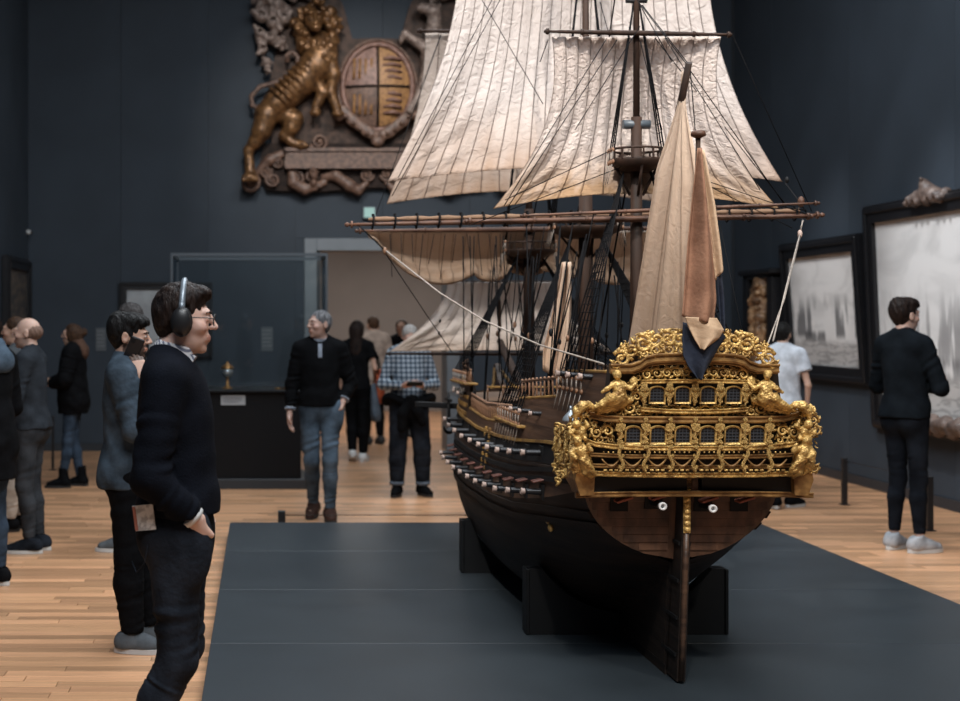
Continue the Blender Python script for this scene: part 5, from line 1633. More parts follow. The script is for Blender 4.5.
# headphones on his head
hp = empty('headphones', man.location); tag(hp, 'black over-ear headphones with grey band worn by the man in navy sweater', 'headphones')
hp.rotation_euler = man.rotation_euler; hp.scale = man.scale
Rm = rotm(P['yaw'], P['pitch'], P['roll']); hc = Vector(P['hc'])
M_hp = mat('headphone_black', (.010, .010, .011), rough=.4); M_hpg = mat('headphone_grey', (.17, .20, .23), rough=.35, metal=.4)
arcp = [hc + Rm @ Vector((.094 * math.sin(a), .004, .012 + .126 * math.cos(a))) for a in [R(-88 + 176 * i / 24) for i in range(25)]]
MB().tube(arcp, .011, 8, flat=((0, 1, 0), 1.0)).build('headband', M_hpg, hp)
MB().tube([p * 1 + (hc - p).normalized() * .010 for p in arcp[7:18]], .012, 8).build('pad', M_hp, hp)
for sg in (-1, 1):
    mb = MB().ball(hc + Rm @ Vector((sg * .100, .006, -.004)), (.021, .033, .048), 18, 12); c_ = mb.build('ear_cup', M_hp, hp)
    MB().tube([hc + Rm @ Vector((sg * .086, .006 + .027 * math.cos(a), -.004 + .041 * math.sin(a))) for a in [2 * math.pi * i / 16 for i in range(16)]], .011, 7, closed=True).build('ear_cushion', M_hp, c_)
    MB().tube([hc + Rm @ Vector((sg * .098, .005, .028)), hc + Rm @ Vector((sg * .102, .004, .060))], .009, 7).build('hinge', M_hpg, c_)
# spectacles
sp = empty('eyeglasses', man.location); tag(sp, 'thin dark-rimmed eyeglasses on the face of the man with headphones', 'glasses')
sp.rotation_euler = man.rotation_euler; sp.scale = man.scale
M_lens = bpy.data.materials.new('lens'); M_lens.use_nodes = True
bl = M_lens.node_tree.nodes['Principled BSDF']; bl.inputs['Transmission Weight'].default_value = 1; bl.inputs['Roughness'].default_value = .02; bl.inputs['IOR'].default_value = 1.05
for sg in (-1, 1):
    ring = [hc + Rm @ Vector((sg * .034 + .024 * math.cos(a), .115 - .004 * abs(math.cos(a)), .008 + .019 * math.sin(a))) for a in [2 * math.pi * i / 18 for i in range(18)]]
    r_ = MB().tube(ring, .0019, 6, closed=True).build('rim', M_hp, sp)
    MB().add(ring, [tuple(range(18))]).build('lens', M_lens, r_)
    MB().tube([hc + Rm @ Vector((sg * x, y, z)) for x, y, z in ((.058, .111, .012), (.076, .095, .014), (.082, .02, .012), (.083, -.01, .006))], .0020, 6).build('temple', M_hp, sp)
MB().tube([hc + Rm @ Vector((x, .117, .012)) for x in (-.011, 0, .011)], .0018, 6).build('bridge', M_hp, sp)
# leaflet in his back pocket
M_paper = mat('printed_leaflet', (.62, .61, .59), rough=.7, col2=(.36, .35, .34), scale=38, lo=.46, hi=.54)
M_paperr = mat('leaflet_band', (.34, .12, .08), rough=.7)
lf = empty('leaflet', man.matrix_basis @ Vector((.172, -.100, .945))); tag(lf, 'folded printed leaflet tucked in back pocket of dark jeans', 'leaflet')
lf.rotation_euler = (R(4), R(-7), R(-14))
MB().box((0, 0, .045), (.072, .005, .085)).build('page', M_paper, lf); MB().box((-.030, -.0036, .045), (.010, .003, .08)).build('red_band', M_paperr, lf)

# ---- 2. the man on the phone
M_denim = cloth('quilted_denim_jacket', (.042, .058, .076), var=.35, scale=10, bump=.8, bscale=24)
M_black_cl = cloth('black_cotton', (.0042, .0044, .0052), bump=.4)
M_greyshoe = cloth('grey_canvas', (.085, .095, .105), bump=.3)
PH = dict(knL=(-.09, .05, .50), anL=(-.11, .10, .09), knR=(.09, .01, .50), anR=(.10, .03, .09), lean=(0, -.01), yaw=-4, pitch=-4, head=(0, .01, -.005),
          elR=(.235, .055, 1.17), wrR=(.165, .085, 1.44), hdR=(-.25, -.28, .9), pnR=(-.9, -.3, .1), curlR=.75,
          elL=(-.235, .05, 1.17), wrL=(.12, .19, 1.14), hdL=(.95, -.25, .0), pnL=(.2, -1, .1), curlL=.8)
ph, P = person('bearded black-haired man in denim-blue jacket talking on his phone', -.672, 7.08, -90, 1.70, PH, skin=(.50, .30, .22), hair=('thick', M_hair_bk), stubble=.82, res=.85)
make_top(ph, P, 'jacket', M_denim, .030, .855, .94, h=.009, wr=(.007, 34, .05, .98), neck=.072)
make_trousers(ph, P, M_black_cl, .014, .009, .97, wr=(.004, 30, .1, .98), flare=.008)
make_shoes(ph, P, M_greyshoe, M_sole)
s = SDF(np.array((-.11, -.11, 1.44)), np.array((.11, .13, 1.58)), .007); s.cap((0, -.015, 1.46), (0, .0, 1.54), .082, .070, 0, flat=True, flat0=True); s.cap((0, -.015, 1.45), (0, .0, 1.60), .066, .058, 0, mode='sub'); s.build('neck_scarf', M_black_cl, ph)
mp_ = empty('smartphone', ph.matrix_basis @ Vector((.108, .030, 1.575))); tag(mp_, 'dark smartphone held to the ear of the man in denim-blue jacket', 'phone')
mp_.rotation_euler = (R(0), R(18), R(-90)); mp_.rotation_euler = (ph.rotation_euler.to_matrix() @ Euler((R(-22), R(14), R(6))).to_matrix()).to_euler()
MB().box((0, 0, 0), (.010, .072, .145), bev=.004).build('phone_body', M_gun, mp_)
MB().tube([Vector((.0, .036 * math.cos(a) if abs(math.cos(a)) > .7 else .036 * math.cos(a), .0725 * math.sin(a))) for a in [R(x) for x in (64, 116, 244, 296)]], .0042, 6, closed=True).build('phone_case', M_sole, mp_)
MB().box((.006, -.018, .052), (.003, .022, .026), bev=.001).build('camera_bump', M_black, mp_)

# ---- 3. man behind them, seen mostly as hair and a shoe
o3, P = person('man with receding dark grey hair, mostly hidden behind the man phoning', -.93, 10.15, 80, 1.80, dict(anL=(-.1, .05, .09), knL=(-.09, .05, .5), lean=(0, .02)), hair=('short', hairmat('hair_salt', (.06, .055, .055), (.02, .018, .018))), res=1.25)
make_top(o3, P, 'jacket', M_black_cl, .02, .92, h=.013); make_trousers(o3, P, M_jeans_bk, h=.013); make_shoes(o3, P, M_greyshoe, M_sole, h=.009)
# ---- 4. man with shaved head
M_char = cloth('charcoal_sweater', (.022, .026, .032)); M_greyjean = cloth('grey_denim', (.030, .033, .038), var=.4, scale=8)
o4, P = person('man with shaved balding head in charcoal sweater and grey jeans', -1.665, 10.07, 82, 1.69, dict(lean=(0, .01), yaw=4, elL=(-.24, .04, 1.16), wrL=(-.10, .22, 1.12), elR=(.24, .04, 1.16), wrR=(.08, .24, 1.10), anL=(-.09, -.02, .09), anR=(.09, -.04, .09), hdL=(.6, .7, .1), hdR=(-.6, .7, .1)),
    skin=(.52, .34, .27), hair=('shaved', hairmat('hair_cropped', (.20, .125, .095), (.13, .08, .06))), stubble=.35, res=1.0)
make_top(o4, P, 'sweater', M_char, .020, .93, .96, h=.010, belly=.01); make_trousers(o4, P, M_greyjean, .008, .010); make_shoes(o4, P, M_jeans_bk, M_sole)
# ---- 5. person at the edge in a hooded black coat
M_bluejean = cloth('blue_denim', (.030, .045, .068), var=.4, scale=8); M_hood = cloth('blue_grey_hood', (.060, .085, .115))
o5, P = person('person in long black coat over a blue-grey hood and blue jeans', -1.705, 8.69, 62, 1.72, dict(yaw=25, wrL=(-.13, .16, 1.0), wrR=(.16, .16, 1.0), elL=(-.25, .0, 1.15), elR=(.25, 0, 1.15), knR=(.1, .03, .5), anR=(.13, .02, .09)), hair=('short', M_hair_dk), res=1.1)
make_top(o5, P, 'coat', M_black_cl, .034, .70, .98, h=.010, skirt=(.19, .205), neck=.07); make_trousers(o5, P, M_bluejean, .014, .010, flare=.006); make_shoes(o5, P, M_black_cl, M_sole)
s = SDF((-.17, -.19, 1.38), (.17, .14, 1.60), .008); s.cap((0, -.05, 1.47), (0, -.03, 1.53), .115, .10, .0); s.ell((0, -.11, 1.45), (.12, .06, .08), .03); s.ell((0, .01, 1.58), (.078, .085, .10), .01, 'sub'); s.build('hood', M_hood, o5)
# ---- 6. person in beige trousers
o6, P = person('person in beige trousers, otherwise hidden behind the black coat', -1.945, 11.1, 85, 1.70, dict(anL=(-.1, .05, .09)), hair=('short', M_hair_br), res=1.3)
M_beigecl = cloth('beige_cotton', (.40, .34, .29)); M_gysw = cloth('grey_jacket', (.05, .055, .06))
make_top(o6, P, 'jacket', M_gysw, .02, .92, h=.013); make_trousers(o6, P, M_beigecl, .022, .012, flare=.008, wr=(.006, 30, .1, .98)); make_shoes(o6, P, M_black_cl, M_soled, h=.009)
# ---- 7. woman in a black parka
o7, P = person('woman in black fur-hooded parka, jeans and black boots', -1.89, 14.0, 84, 1.64, dict(yaw=8, elL=(-.25, .04, 1.17), wrL=(-.12, .22, 1.13), elR=(.25, .04, 1.17), wrR=(.12, .22, 1.13), hdL=(.5, .8, 0), hdR=(-.5, .8, 0), knL=(-.09, .04, .5), anL=(-.1, .10, .09), anR=(.1, -.06, .09)),
    hair=('bun', M_hair_br), res=1.2, width=.95)
make_top(o7, P, 'parka', M_black_cl, .050, .80, .97, h=.011, skirt=(.20, .20), wr=(.007, 40, .05, .98)); make_trousers(o7, P, M_bluejean, .006, .011); make_shoes(o7, P, M_black_cl, M_soled, True, .009)
s = SDF((-.2, -.2, 1.38), (.2, .15, 1.62), .010); s.cap((0, -.07, 1.47), (0, -.04, 1.53), .115, .105, .0); s.ell((0, .01, 1.60), (.085, .09, .10), .01, 'sub')
s.func(lambda d, x, y, z: d + .006 * np.sin(150 * x + 60 * z) * np.sin(140 * y + 80 * z)); s.build('fur_hood', cloth('brown_fur', (.085, .048, .034), bump=1.0, bscale=80), o7)
# ---- 8. grey-haired man walking towards the ship
M_blk_zip = cloth('black_zip_sweater', (.0042, .0046, .0055), bump=.3); M_fadedjean = cloth('faded_jeans', (.060, .085, .115), var=.55, scale=5, bump=.5)
o8, P = person('grey-haired man in black zip sweater and faded jeans, one hand in pocket', .483, 11.67, 178, 1.755, dict(yaw=-58, pitch=2, lean=(0, .0), elR=(.235, -.03, 1.15), wrR=(.255, .04, .90), hdR=(.0, .15, -1), pnR=(-1, .3, 0), elL=(-.262, -.06, 1.15), wrL=(-.190, .06, 1.0), hdL=(.25, .0, -.95), curlL=.9,
    hiL=(-.088, 0, .92), knL=(-.085, .09, .51), anL=(-.085, .06, .09), knR=(.07, .05, .50), anR=(.055, -.18, .11), toeR=-12, foL=4, foR=-12), skin=(.48, .31, .25), hair=('tidy', M_hair_gy), stubble=.18, res=.9)
make_top(o8, P, 'sweater', M_blk_zip, .022, .965, .84, h=.009, wr=(.007, 30, .1, .95), vneck=True); make_trousers(o8, P, M_fadedjean, .008, .009, .97, wr=(.006, 36, .3, .99), pocket='L')
make_shoes(o8, P, cloth('brown_leather', (.045, .025, .020), rough=.5), M_soled)
nb = P['L'](1.5); M_ltshirt = cloth('pale_blue_shirt', (.22, .25, .30))
s = SDF(nb + (-.1, -.1, 1.45), nb + (.1, .14, 1.58), .007); s.cap(nb + (0, -.015, 1.47), nb + (0, .005, 1.545), .076, .066, 0, flat=True, flat0=True); s.cap(nb + (0, -.015, 1.44), nb + (0, .01, 1.6), .066, .057, 0, mode='sub'); s.build('shirt_collar', M_ltshirt, o8)
MB().box(Vector(nb) + Vector((0, .112, 1.43)), (.035, .012, .12), Euler((R(14), 0, 0)), bev=.004).build('shirt_placket', M_ltshirt, o8)
for sd in 'LR':
    w = np.array(P['wr' + sd]); e = np.array(P['el' + sd]); d = (w - e); MB().tube([Vector(e + d * .80), Vector(e + d * .88)], .046, 12).build('shirt_cuff', M_ltshirt, o8)
# ---- 9. woman walking away
o9, P = person('long-haired woman in black walking towards the doorway', 1.115, 16.5, -14, 1.68, dict(lean=(0, .02), knL=(-.08, .10, .51), anL=(-.06, .02, .12), toeL=-25, knR=(.09, .02, .5), anR=(.08, .06, .09), elL=(-.24, -.02, 1.17), wrL=(-.23, .08, .95), elR=(.25, -.02, 1.17), wrR=(.22, .16, 1.05)),
    hair=('long', M_hair_dk), res=1.25, width=.93)
make_top(o9, P, 'shirt', M_black_cl, .016, .90, 0, h=.012); make_trousers(o9, P, M_black_cl, .010, .011, flare=.012); make_shoes(o9, P, M_sole, M_sole, h=.009)
bag = empty('shoulder_bag', o9.matrix_basis @ Vector((.30, .08, .93))); bag.rotation_euler = (0, 0, R(-14)); tag(bag, 'orange-red shoulder bag carried by the long-haired woman', 'bag')
s = SDF((-.1, -.2, -.2), (.1, .2, .25), .012); s.cap((0, 0, -.06), (0, 0, .10), .14, .12, .0, sc=(.42, 1, 1)); s.build('bag_body', cloth('orange_leather', (.28, .065, .03), rough=.5), bag)
MB().tube([(0, -.10, .15), (-.03, -.06, .36), (-.05, 0, .42), (-.03, .06, .36), (0, .10, .15)], .011, 6).build('strap', M_black_cl, bag)
ck_ = empty('folded_jacket', o9.matrix_basis @ Vector((.26, -.14, .78))); ck_.rotation_euler = (0, 0, R(-14)); tag(ck_, 'grey jacket hanging over the arm of the long-haired woman', 'jacket')
s = SDF((-.14, -.2, -.25), (.14, .2, .25), .012); s.cap((0, 0, .14), (.02, 0, -.16), .07, .12, .03, sc=(.45, 1, 1)); s.func(lambda d, x, y, z: d + .008 * np.sin(40 * y + 8 * z)); s.build('cloth', cloth('slate_jacket', (.075, .095, .12)), ck_)
# ---- 10, 12. visitors in the passage
o10, P = person('person in beige coat standing in the doorway behind the woman in black', 1.50, 18.9, 20, 1.74, {}, hair=('short', M_hair_br), res=1.5)
make_top(o10, P, 'coat', cloth('sand_coat', (.26, .21, .18)), .04, .75, h=.015, skirt=(.19, .20)); make_trousers(o10, P, M_black_cl, h=.015); make_shoes(o10, P, M_soled, M_soled, h=.012)
o12, P = person('brown-haired person in black with one arm raised in the passage', 2.02, 20.2, 165, 1.70, dict(elR=(.30, .05, 1.30), wrR=(.34, .16, 1.50), hdR=(.1, .1, 1)), hair=('bob', M_hair_br), res=1.5)
make_top(o12, P, 'jacket', M_black_cl, .02, .9, h=.015); make_trousers(o12, P, M_black_cl, h=.015); make_shoes(o12, P, M_soled, M_soled, h=.012)
# ---- 11. person in checked shirt looking at a phone
def plaid(name):
    m = bpy.data.materials.new(name); m.use_nodes = True; nt = m.node_tree; b = nt.nodes['Principled BSDF']; b.inputs['Roughness'].default_value = .85
    tc = nt.nodes.new('ShaderNodeTexCoord'); out = []
    for dr in ('X', 'Z'):
        w = nt.nodes.new('ShaderNodeTexWave'); w.bands_direction = dr; w.inputs['Scale'].default_value = 6.5; w.inputs['Distortion'].default_value = .4
        nt.links.new(tc.outputs['Object'], w.inputs[0]); r = nt.nodes.new('ShaderNodeValToRGB'); r.color_ramp.elements[0].position = .35; r.color_ramp.elements[1].position = .55
        nt.links.new(w.outputs['Fac'], r.inputs[0]); out.append(r.outputs[0])
    a = nt.nodes.new('ShaderNodeMath'); a.operation = 'ADD'; nt.links.new(out[0], a.inputs[0]); nt.links.new(out[1], a.inputs[1])
    h = nt.nodes.new('ShaderNodeMath'); h.operation = 'MULTIPLY'; h.inputs[1].default_value = .5; nt.links.new(a.outputs[0], h.inputs[0])
    r = nt.nodes.new('ShaderNodeValToRGB'); r.color_ramp.elements[0].color = (.018, .030, .048, 1); r.color_ramp.elements[1].color = (.30, .34, .38, 1)
    e = r.color_ramp.elements.new(.5); e.color = (.10, .135, .18, 1)
    nt.links.new(h.outputs[0], r.inputs[0]); nt.links.new(r.outputs[0], b.inputs['Base Color']); return m
o11, P = person('white-haired person in blue checked shirt looking down at a phone', 1.395, 13.3, 183, 1.66, dict(pitch=-24, head=(0, .05, -.03), elL=(-.275, .0, 1.13), wrL=(-.085, .27, 1.13), elR=(.275, .0, 1.13), wrR=(.085, .27, 1.13), hdL=(.55, .8, .1), hdR=(-.55, .8, .1), pnL=(.3, 0, 1), pnR=(-.3, 0, 1), curl=.6,
    knL=(-.13, .04, .5), anL=(-.15, -.01, .09), knR=(.12, .04, .5), anR=(.13, .03, .09), foL=18, foR=-18), skin=(.48, .30, .24), hair=('short', M_hair_wh), res=1.0, width=.98)
make_top(o11, P, 'shirt', plaid('checked_shirt'), .018, .86, .90, h=.010, belly=.02); make_trousers(o11, P, M_jeans_bk, .022, .010, .93, flare=.012); make_shoes(o11, P, M_black_cl, M_soled)
for sd in 'LR':
    an = np.array(P['an' + sd]); kn = np.array(P['kn' + sd]); MB().tube([Vector(an + (kn - an) * .06), Vector(an + (kn - an) * .15)], .077, 14).build('turn_up', cloth('denim_turnup', (.10, .12, .15)), o11)
pb = empty('held_phone', o11.matrix_basis @ Vector((0, .385, 1.155))); pb.rotation_euler = (R(35), 0, R(183)); tag(pb, 'dark phone in both hands of the person in checked shirt', 'phone')
MB().box((0, 0, 0), (.15, .075, .010), bev=.003).build('phone_body', M_gun, pb)
sw = empty('tied_sweater', o11.matrix_basis @ Vector((0, 0, .98))); sw.rotation_euler = (0, 0, R(183)); tag(sw, 'black sweater knotted round the waist over the checked shirt', 'sweater')
mb = MB(); mb.tube([(.222 * math.cos(a), .18 * math.sin(a), .03 * math.sin(3 * a)) for a in [2 * math.pi * i / 28 for i in range(28)]], .040, 10, closed=True); mb.build('waist_roll', M_black_cl, sw)
s = SDF((-.2, .08, -.32), (.2, .34, .12), .010); s.ell((0, .20, 0), (.06, .045, .05), .03); s.path([(0.02, .20, 0), (.09, .22, -.12), (.10, .21, -.26)], [.045, .05, .045], .03); s.path([(-.02, .20, 0), (-.05, .22, -.10), (-.10, .21, -.20)], [.045, .05, .045], .03); s.build('knot', M_black_cl, sw)
# ---- 13. man studying the large painting
M_blk_sw = cloth('black_pullover', (.0055, .0075, .010), bump=.3); M_blkjean = cloth('black_skinny_jeans', (.008, .010, .014), var=.35, scale=8)
o13, P = person('man with crossed arms in black pullover facing the large painting', 4.645, 10.1, -60, 1.825, dict(yaw=-12, lean=(0, -.02), elL=(-.265, .03, 1.15), wrL=(.05, .20, 1.20), elR=(.265, .03, 1.15), wrR=(-.04, .235, 1.17), hdL=(1, .1, .05), hdR=(-1, .15, .1), pnL=(.1, -1, 0), pnR=(.1, -1, 0),
    knL=(-.085, .03, .5), anL=(-.10, .0, .09), knR=(.085, .03, .5), anR=(.115, .0, .09), foL=10, foR=-16), skin=(.50, .33, .27), hair=('thick', M_hair_dk), stubble=.15, res=.9, width=.94)
make_top(o13, P, 'pullover', M_blk_sw, .020, .935, .80, h=.009, wr=(.006, 30, .1, .98)); make_trousers(o13, P, M_blkjean, .004, .009, .90, wr=(.004, 46, .5, .99)); make_shoes(o13, P, cloth('pale_grey_mesh', (.33, .34, .36), bump=.6, bscale=90), M_sole)
# ---- 14. man in pale t-shirt beyond the stern
M_tee = cloth('pale_grey_tshirt', (.42, .45, .50), bump=.4); M_dkjean = cloth('dark_blue_jeans', (.016, .026, .044), var=.4, scale=8)
o14, P = person('man in pale grey t-shirt walking past beyond the gilded stern', 4.63, 12.45, -20, 1.66, dict(lean=(0, .03), yaw=-10, knL=(-.08, .0, .5), anL=(-.07, -.14, .10), knR=(.09, .07, .51), anR=(.10, .08, .09), foR=-40, elR=(.25, -.03, 1.17), wrR=(.24, .06, .93), elL=(-.25, .02, 1.17), wrL=(-.2, .15, .98)), skin=(.46, .29, .22), hair=('short', M_hair_bk), res=1.1, width=.90)
make_top(o14, P, 'tshirt', M_tee, .026, .90, 0, h=.010, belly=.01); make_trousers(o14, P, M_dkjean, .014, .010, flare=.006); make_shoes(o14, P, M_black_cl, M_sole)

# ================================================================== carved coat of arms on the back wall
M_arm_lion = mat('bronzed_lion', (.23, .118, .048), rough=.34, metal=.45, col2=(.075, .038, .018), scale=6, bump=.5, bscale=22)
M_arm_dark = mat('dark_carved_oak', (.026, .015, .011), rough=.7, spec=.2, col2=(.010, .006, .005), scale=6, bump=.5, bscale=20)
M_arm_mid = mat('worn_carved_oak', (.165, .095, .066), rough=.5, col2=(.07, .040, .030), scale=7, bump=.5, bscale=20)
M_arm_pale = mat('silvered_carving', (.30, .235, .205), rough=.5, col2=(.12, .085, .07), scale=7, metal=.2, bump=.5, bscale=20)
M_arm_gold = mat('shield_gold', (.36, .19, .07), rough=.5, metal=.1, col2=(.20, .10, .04), scale=8, bump=.4, bscale=20)
M_arm_pink = mat('shield_worn_red', (.24, .135, .105), rough=.5, col2=(.12, .06, .045), scale=7, bump=.4, bscale=20)
arms = empty('coat_of_arms', (at(230, 0, 17.75).x, 17.86, at(230, 0, 17.75).z))
arms.scale = (.3618,) * 3
tag(arms, 'large carved lion and unicorn coat of arms mounted on the dark wall', 'relief')
def A(zx, zy, d=0.0): return np.array((zx / 100, -d / 100, -zy / 100))
def AC(pts, m, name, lo, hi, h=.030, dep=1.1, extra=None):
    s = SDF((lo[0] / 100, -dep, -hi[1] / 100), (hi[0] / 100, .12, -lo[1] / 100), h)
    pts(s); s.build(name, m, arms)
def board(outline, d0, d1, name, m):
    MB().prism([(a / 100, -b / 100) for a, b in outline], -d1 / 100, -d0 / 100).build(name, m, arms)
MX = 515
def amir(o): return [(2 * MX - a, b) for a, b in o]
o_ = [(150, 520), (130, 330), (170, 130), (230, -60), (330, -120), (400, 20), (430, 132)]
board(o_ + [(515, 128)] + amir(list(reversed(o_))), -8, 8, 'back_board', mat('brown_back_board', (.070, .040, .028), rough=.6, spec=.25, col2=(.024, .014, .010), scale=5))
board([(120, 500), (910, 500), (900, 600), (880, 665), (740, 672), (515, 655), (290, 672), (130, 665), (95, 600)], -8, 16, 'lower_board', M_arm_dark)
board([(195, 540), (240, 524), (790, 524), (835, 540), (845, 585), (790, 580), (240, 580), (190, 590)], 10, 44, 'inscription_band', M_arm_mid)
board([(190, 520), (840, 520), (835, 532), (195, 532)], 10, 52, 'band_moulding', M_arm_mid); board([(190, 578), (840, 578), (835, 592), (195, 592)], 10, 52, 'band_moulding', M_arm_mid)
def lion(s):
    s.path([A(130, 400, 40), A(165, 365, 46), A(205, 330, 50), A(255, 285, 52), A(300, 235, 55), A(318, 200, 55)], [.44, .47, .50, .54, .58, .58], .12)
    s.ell(A(318, 175, 58), (.55, .42, .60), .15)
    s.path([A(128, 410, 50), A(110, 462, 52), A(88, 500, 48)], [.42, .34, .24], .10); s.path([A(88, 498, 48), A(64, 530, 44), A(68, 575, 46), A(72, 612, 52)], [.22, .17, .16, .20], .08)
    s.ell(A(70, 625, 60), (.30, .26, .16), .08); [s.ell(A(48 + 15 * k, 634, 76), .085, .04) for k in range(4)]
    s.path([A(180, 400, 35), A(222, 420, 42), A(214, 450, 45), A(190, 478, 42)], [.34, .34, .28, .20], .10); s.path([A(190, 478, 42), A(215, 500, 46), A(250, 512, 50)], [.19, .16, .17], .06)
    [s.ell(A(252 + 7 * k, 505 + 5 * k, 60), .085, .04) for k in range(3)]
    s.path([A(345, 220, 70), A(362, 270, 75), A(350, 330, 72), A(372, 385, 70)], [.30, .22, .18, .17], .08); s.ell(A(376, 405, 74), (.22, .18, .14), .06)
    s.path([A(300, 280, 60), A(322, 330, 66), A(300, 380, 64)], [.26, .19, .16], .08); s.ell(A(298, 400, 68), (.20, .17, .15), .06)
    s.ell(A(293, 84, 92), (.32, .32, .38), .08); s.ell(A(297, 116, 122), (.20, .18, .15), .06); s.ell(A(297, 104, 140), (.09, .06, .06), .03); s.path([A(294, 62, 122), A(297, 100, 138)], [.07, .08], .04); s.cap(A(284, 126, 142), A(310, 126, 142), .025, .025, .02, mode='sub')
    for sg in (-1, 1): s.ell(A(293 + sg * 15, 77, 126), (.085, .08, .06), .03, 'sub'); s.ell(A(293 + sg * 15, 64, 122), (.12, .07, .05), .04); s.ell(A(293 + sg * 32, 44, 84), .11, .05)
    for k in range(9):                                     # ribs
        t = k / 8; c = A(175 + 120 * t, 350 - 118 * t, 62); n_ = np.array((-.60, 0, .60)); n_ /= np.linalg.norm(n_)
        s.path([c + np.array((0, -.20, 0)) + n_ * .42, c + np.array((0, -.44, 0)) + n_ * .15, c + np.array((0, -.36, 0)) - n_ * .30], [.07, .085, .06], .03)
AC(lion, M_arm_lion, 'lion', (30, -20), (430, 660), .030, 1.5)
def mane(s):
    rng = random.Random(2)
    for k in range(70):
        a = rng.uniform(0, 2 * math.pi); r = rng.uniform(44, 78)
        cx, cy = 295 + math.cos(a) * r * .95, 95 + math.sin(a) * r * 1.15
        s.path([A(cx, cy, 70 + rng.uniform(-14, 16)), A(cx + math.cos(a) * 16 + 6, cy + math.sin(a) * 18 + 10, 66)], [.15, .07], .03)
    for k in range(22):
        cx, cy = rng.uniform(285, 365), rng.uniform(150, 230)
        s.path([A(cx, cy, 108 - abs(cx - 322) * .5), A(cx + rng.uniform(-8, 8), cy + 24, 104 - abs(cx - 322) * .5)], [.11, .05], .03)
AC(mane, M_arm_lion, 'mane', (200, -20), (400, 280), .026, 1.5)
MB().tube([Vector(A(x, y, d)) for x, y, d in ((110, 385, 40), (78, 372, 42), (74, 340, 44), (105, 306, 46), (160, 292, 46), (205, 270, 48), (232, 240, 50), (238, 205, 52), (220, 186, 54), (200, 196, 54), (200, 222, 52))],
          [.10, .09, .085, .085, .085, .085, .085, .085, .08, .08, .10], 8).build('tail', M_arm_mid, arms)
# shield: quartered oval inside its garter
def oval(cx, cy, rx, ry, a0, a1, n=14): return [(cx + rx * math.cos(a0 + (a1 - a0) * i / n), cy - ry * math.sin(a0 + (a1 - a0) * i / n)) for i in range(n + 1)]
def dome_piece(a0, a1, name, m):
    vs = []; n = 12; rings = 6
    for j in range(rings + 1):
        q = j / rings
        for x, y in oval(0, 0, 112 * q, 138 * q, a0, a1, n): vs.append(tuple(A(517 + x, 305 + y, 34 + 24 * (1 - q * q))))
    fs = [(j * (n + 1) + i, j * (n + 1) + i + 1, (j + 1) * (n + 1) + i + 1, (j + 1) * (n + 1) + i) for j in range(rings) for i in range(n)]
    return MB().add(vs, fs, True).build(name, m, arms)
gap = .02
quarters = []
for k, m in enumerate((M_arm_gold, M_arm_pink, M_arm_mid, M_arm_gold)):
    a0 = k * math.pi / 2
    q = dome_piece(a0 + gap, a0 + math.pi / 2 - gap, 'shield_quarter', m); quarters.append(q)
    cx, cy = 517 + (1, -1, -1, 1)[k] * 52, 305 + (-1, -1, 1, 1)[k] * 62
    for j in range(4):                                     # charges: small walking beasts and bars
        mb = MB()
        if k in (0, 3): mb.tube([A(cx - 34, cy - 34 + 22 * j, 48), A(cx, cy - 38 + 22 * j, 53), A(cx + 30, cy - 32 + 22 * j, 46)], [.05, .07, .05], 6)
        else: mb.tube([A(cx - 30 + 20 * j, cy - 34, 48), A(cx - 32 + 20 * j, cy + 36, 48)], [.04, .05], 6)
        mb.build('charge', (M_arm_pink, M_arm_gold, M_arm_gold, M_arm_pink)[k], q)
for (p0, p1) in (((517, 168), (517, 442)), ((406, 305), (628, 305))):
    P_ = [A(p0[0] + (p1[0] - p0[0]) * i / 10, p0[1] + (p1[1] - p0[1]) * i / 10, 38 + 22 * (1 - ((i - 5) / 5) ** 2)) for i in range(11)]
    MB().tube(P_, .045, 6).build('quarter_bar', M_arm_dark, arms)
MB().tube([A(x, y, 30) for x, y in oval(517, 305, 122, 150, 0, 2 * math.pi * 35 / 36, 35)], .10, 8, closed=True).build('garter', M_arm_pink, arms)
MB().tube([A(x, y, 26) for x, y in oval(517, 305, 138, 166, 0, 2 * math.pi * 35 / 36, 35)], .055, 8, closed=True).build('garter_edge', M_arm_mid, arms)
def ribbon(s):
    s.path([A(395, 385, 46), A(430, 425, 50), A(480, 462, 50), A(515, 486, 54), A(556, 464, 50), A(605, 425, 50), A(640, 385, 46)], [.16, .20, .20, .17, .20, .20, .16], .05, sc=(1, .5, 1))
    for k in range(10): s.ell(A(405 + 24 * k, 400 + 80 * math.sin(math.pi * (k + .5) / 10), 66), (.07, .06, .07), .03)
    s.ell(A(515, 500, 60), (.24, .14, .18), .06); s.ell(A(380, 410, 60), .19, .06); s.ell(A(650, 410, 60), .19, .06)
AC(ribbon, M_arm_mid, 'ribbon', (350, 360), (690, 540), .030, .95)
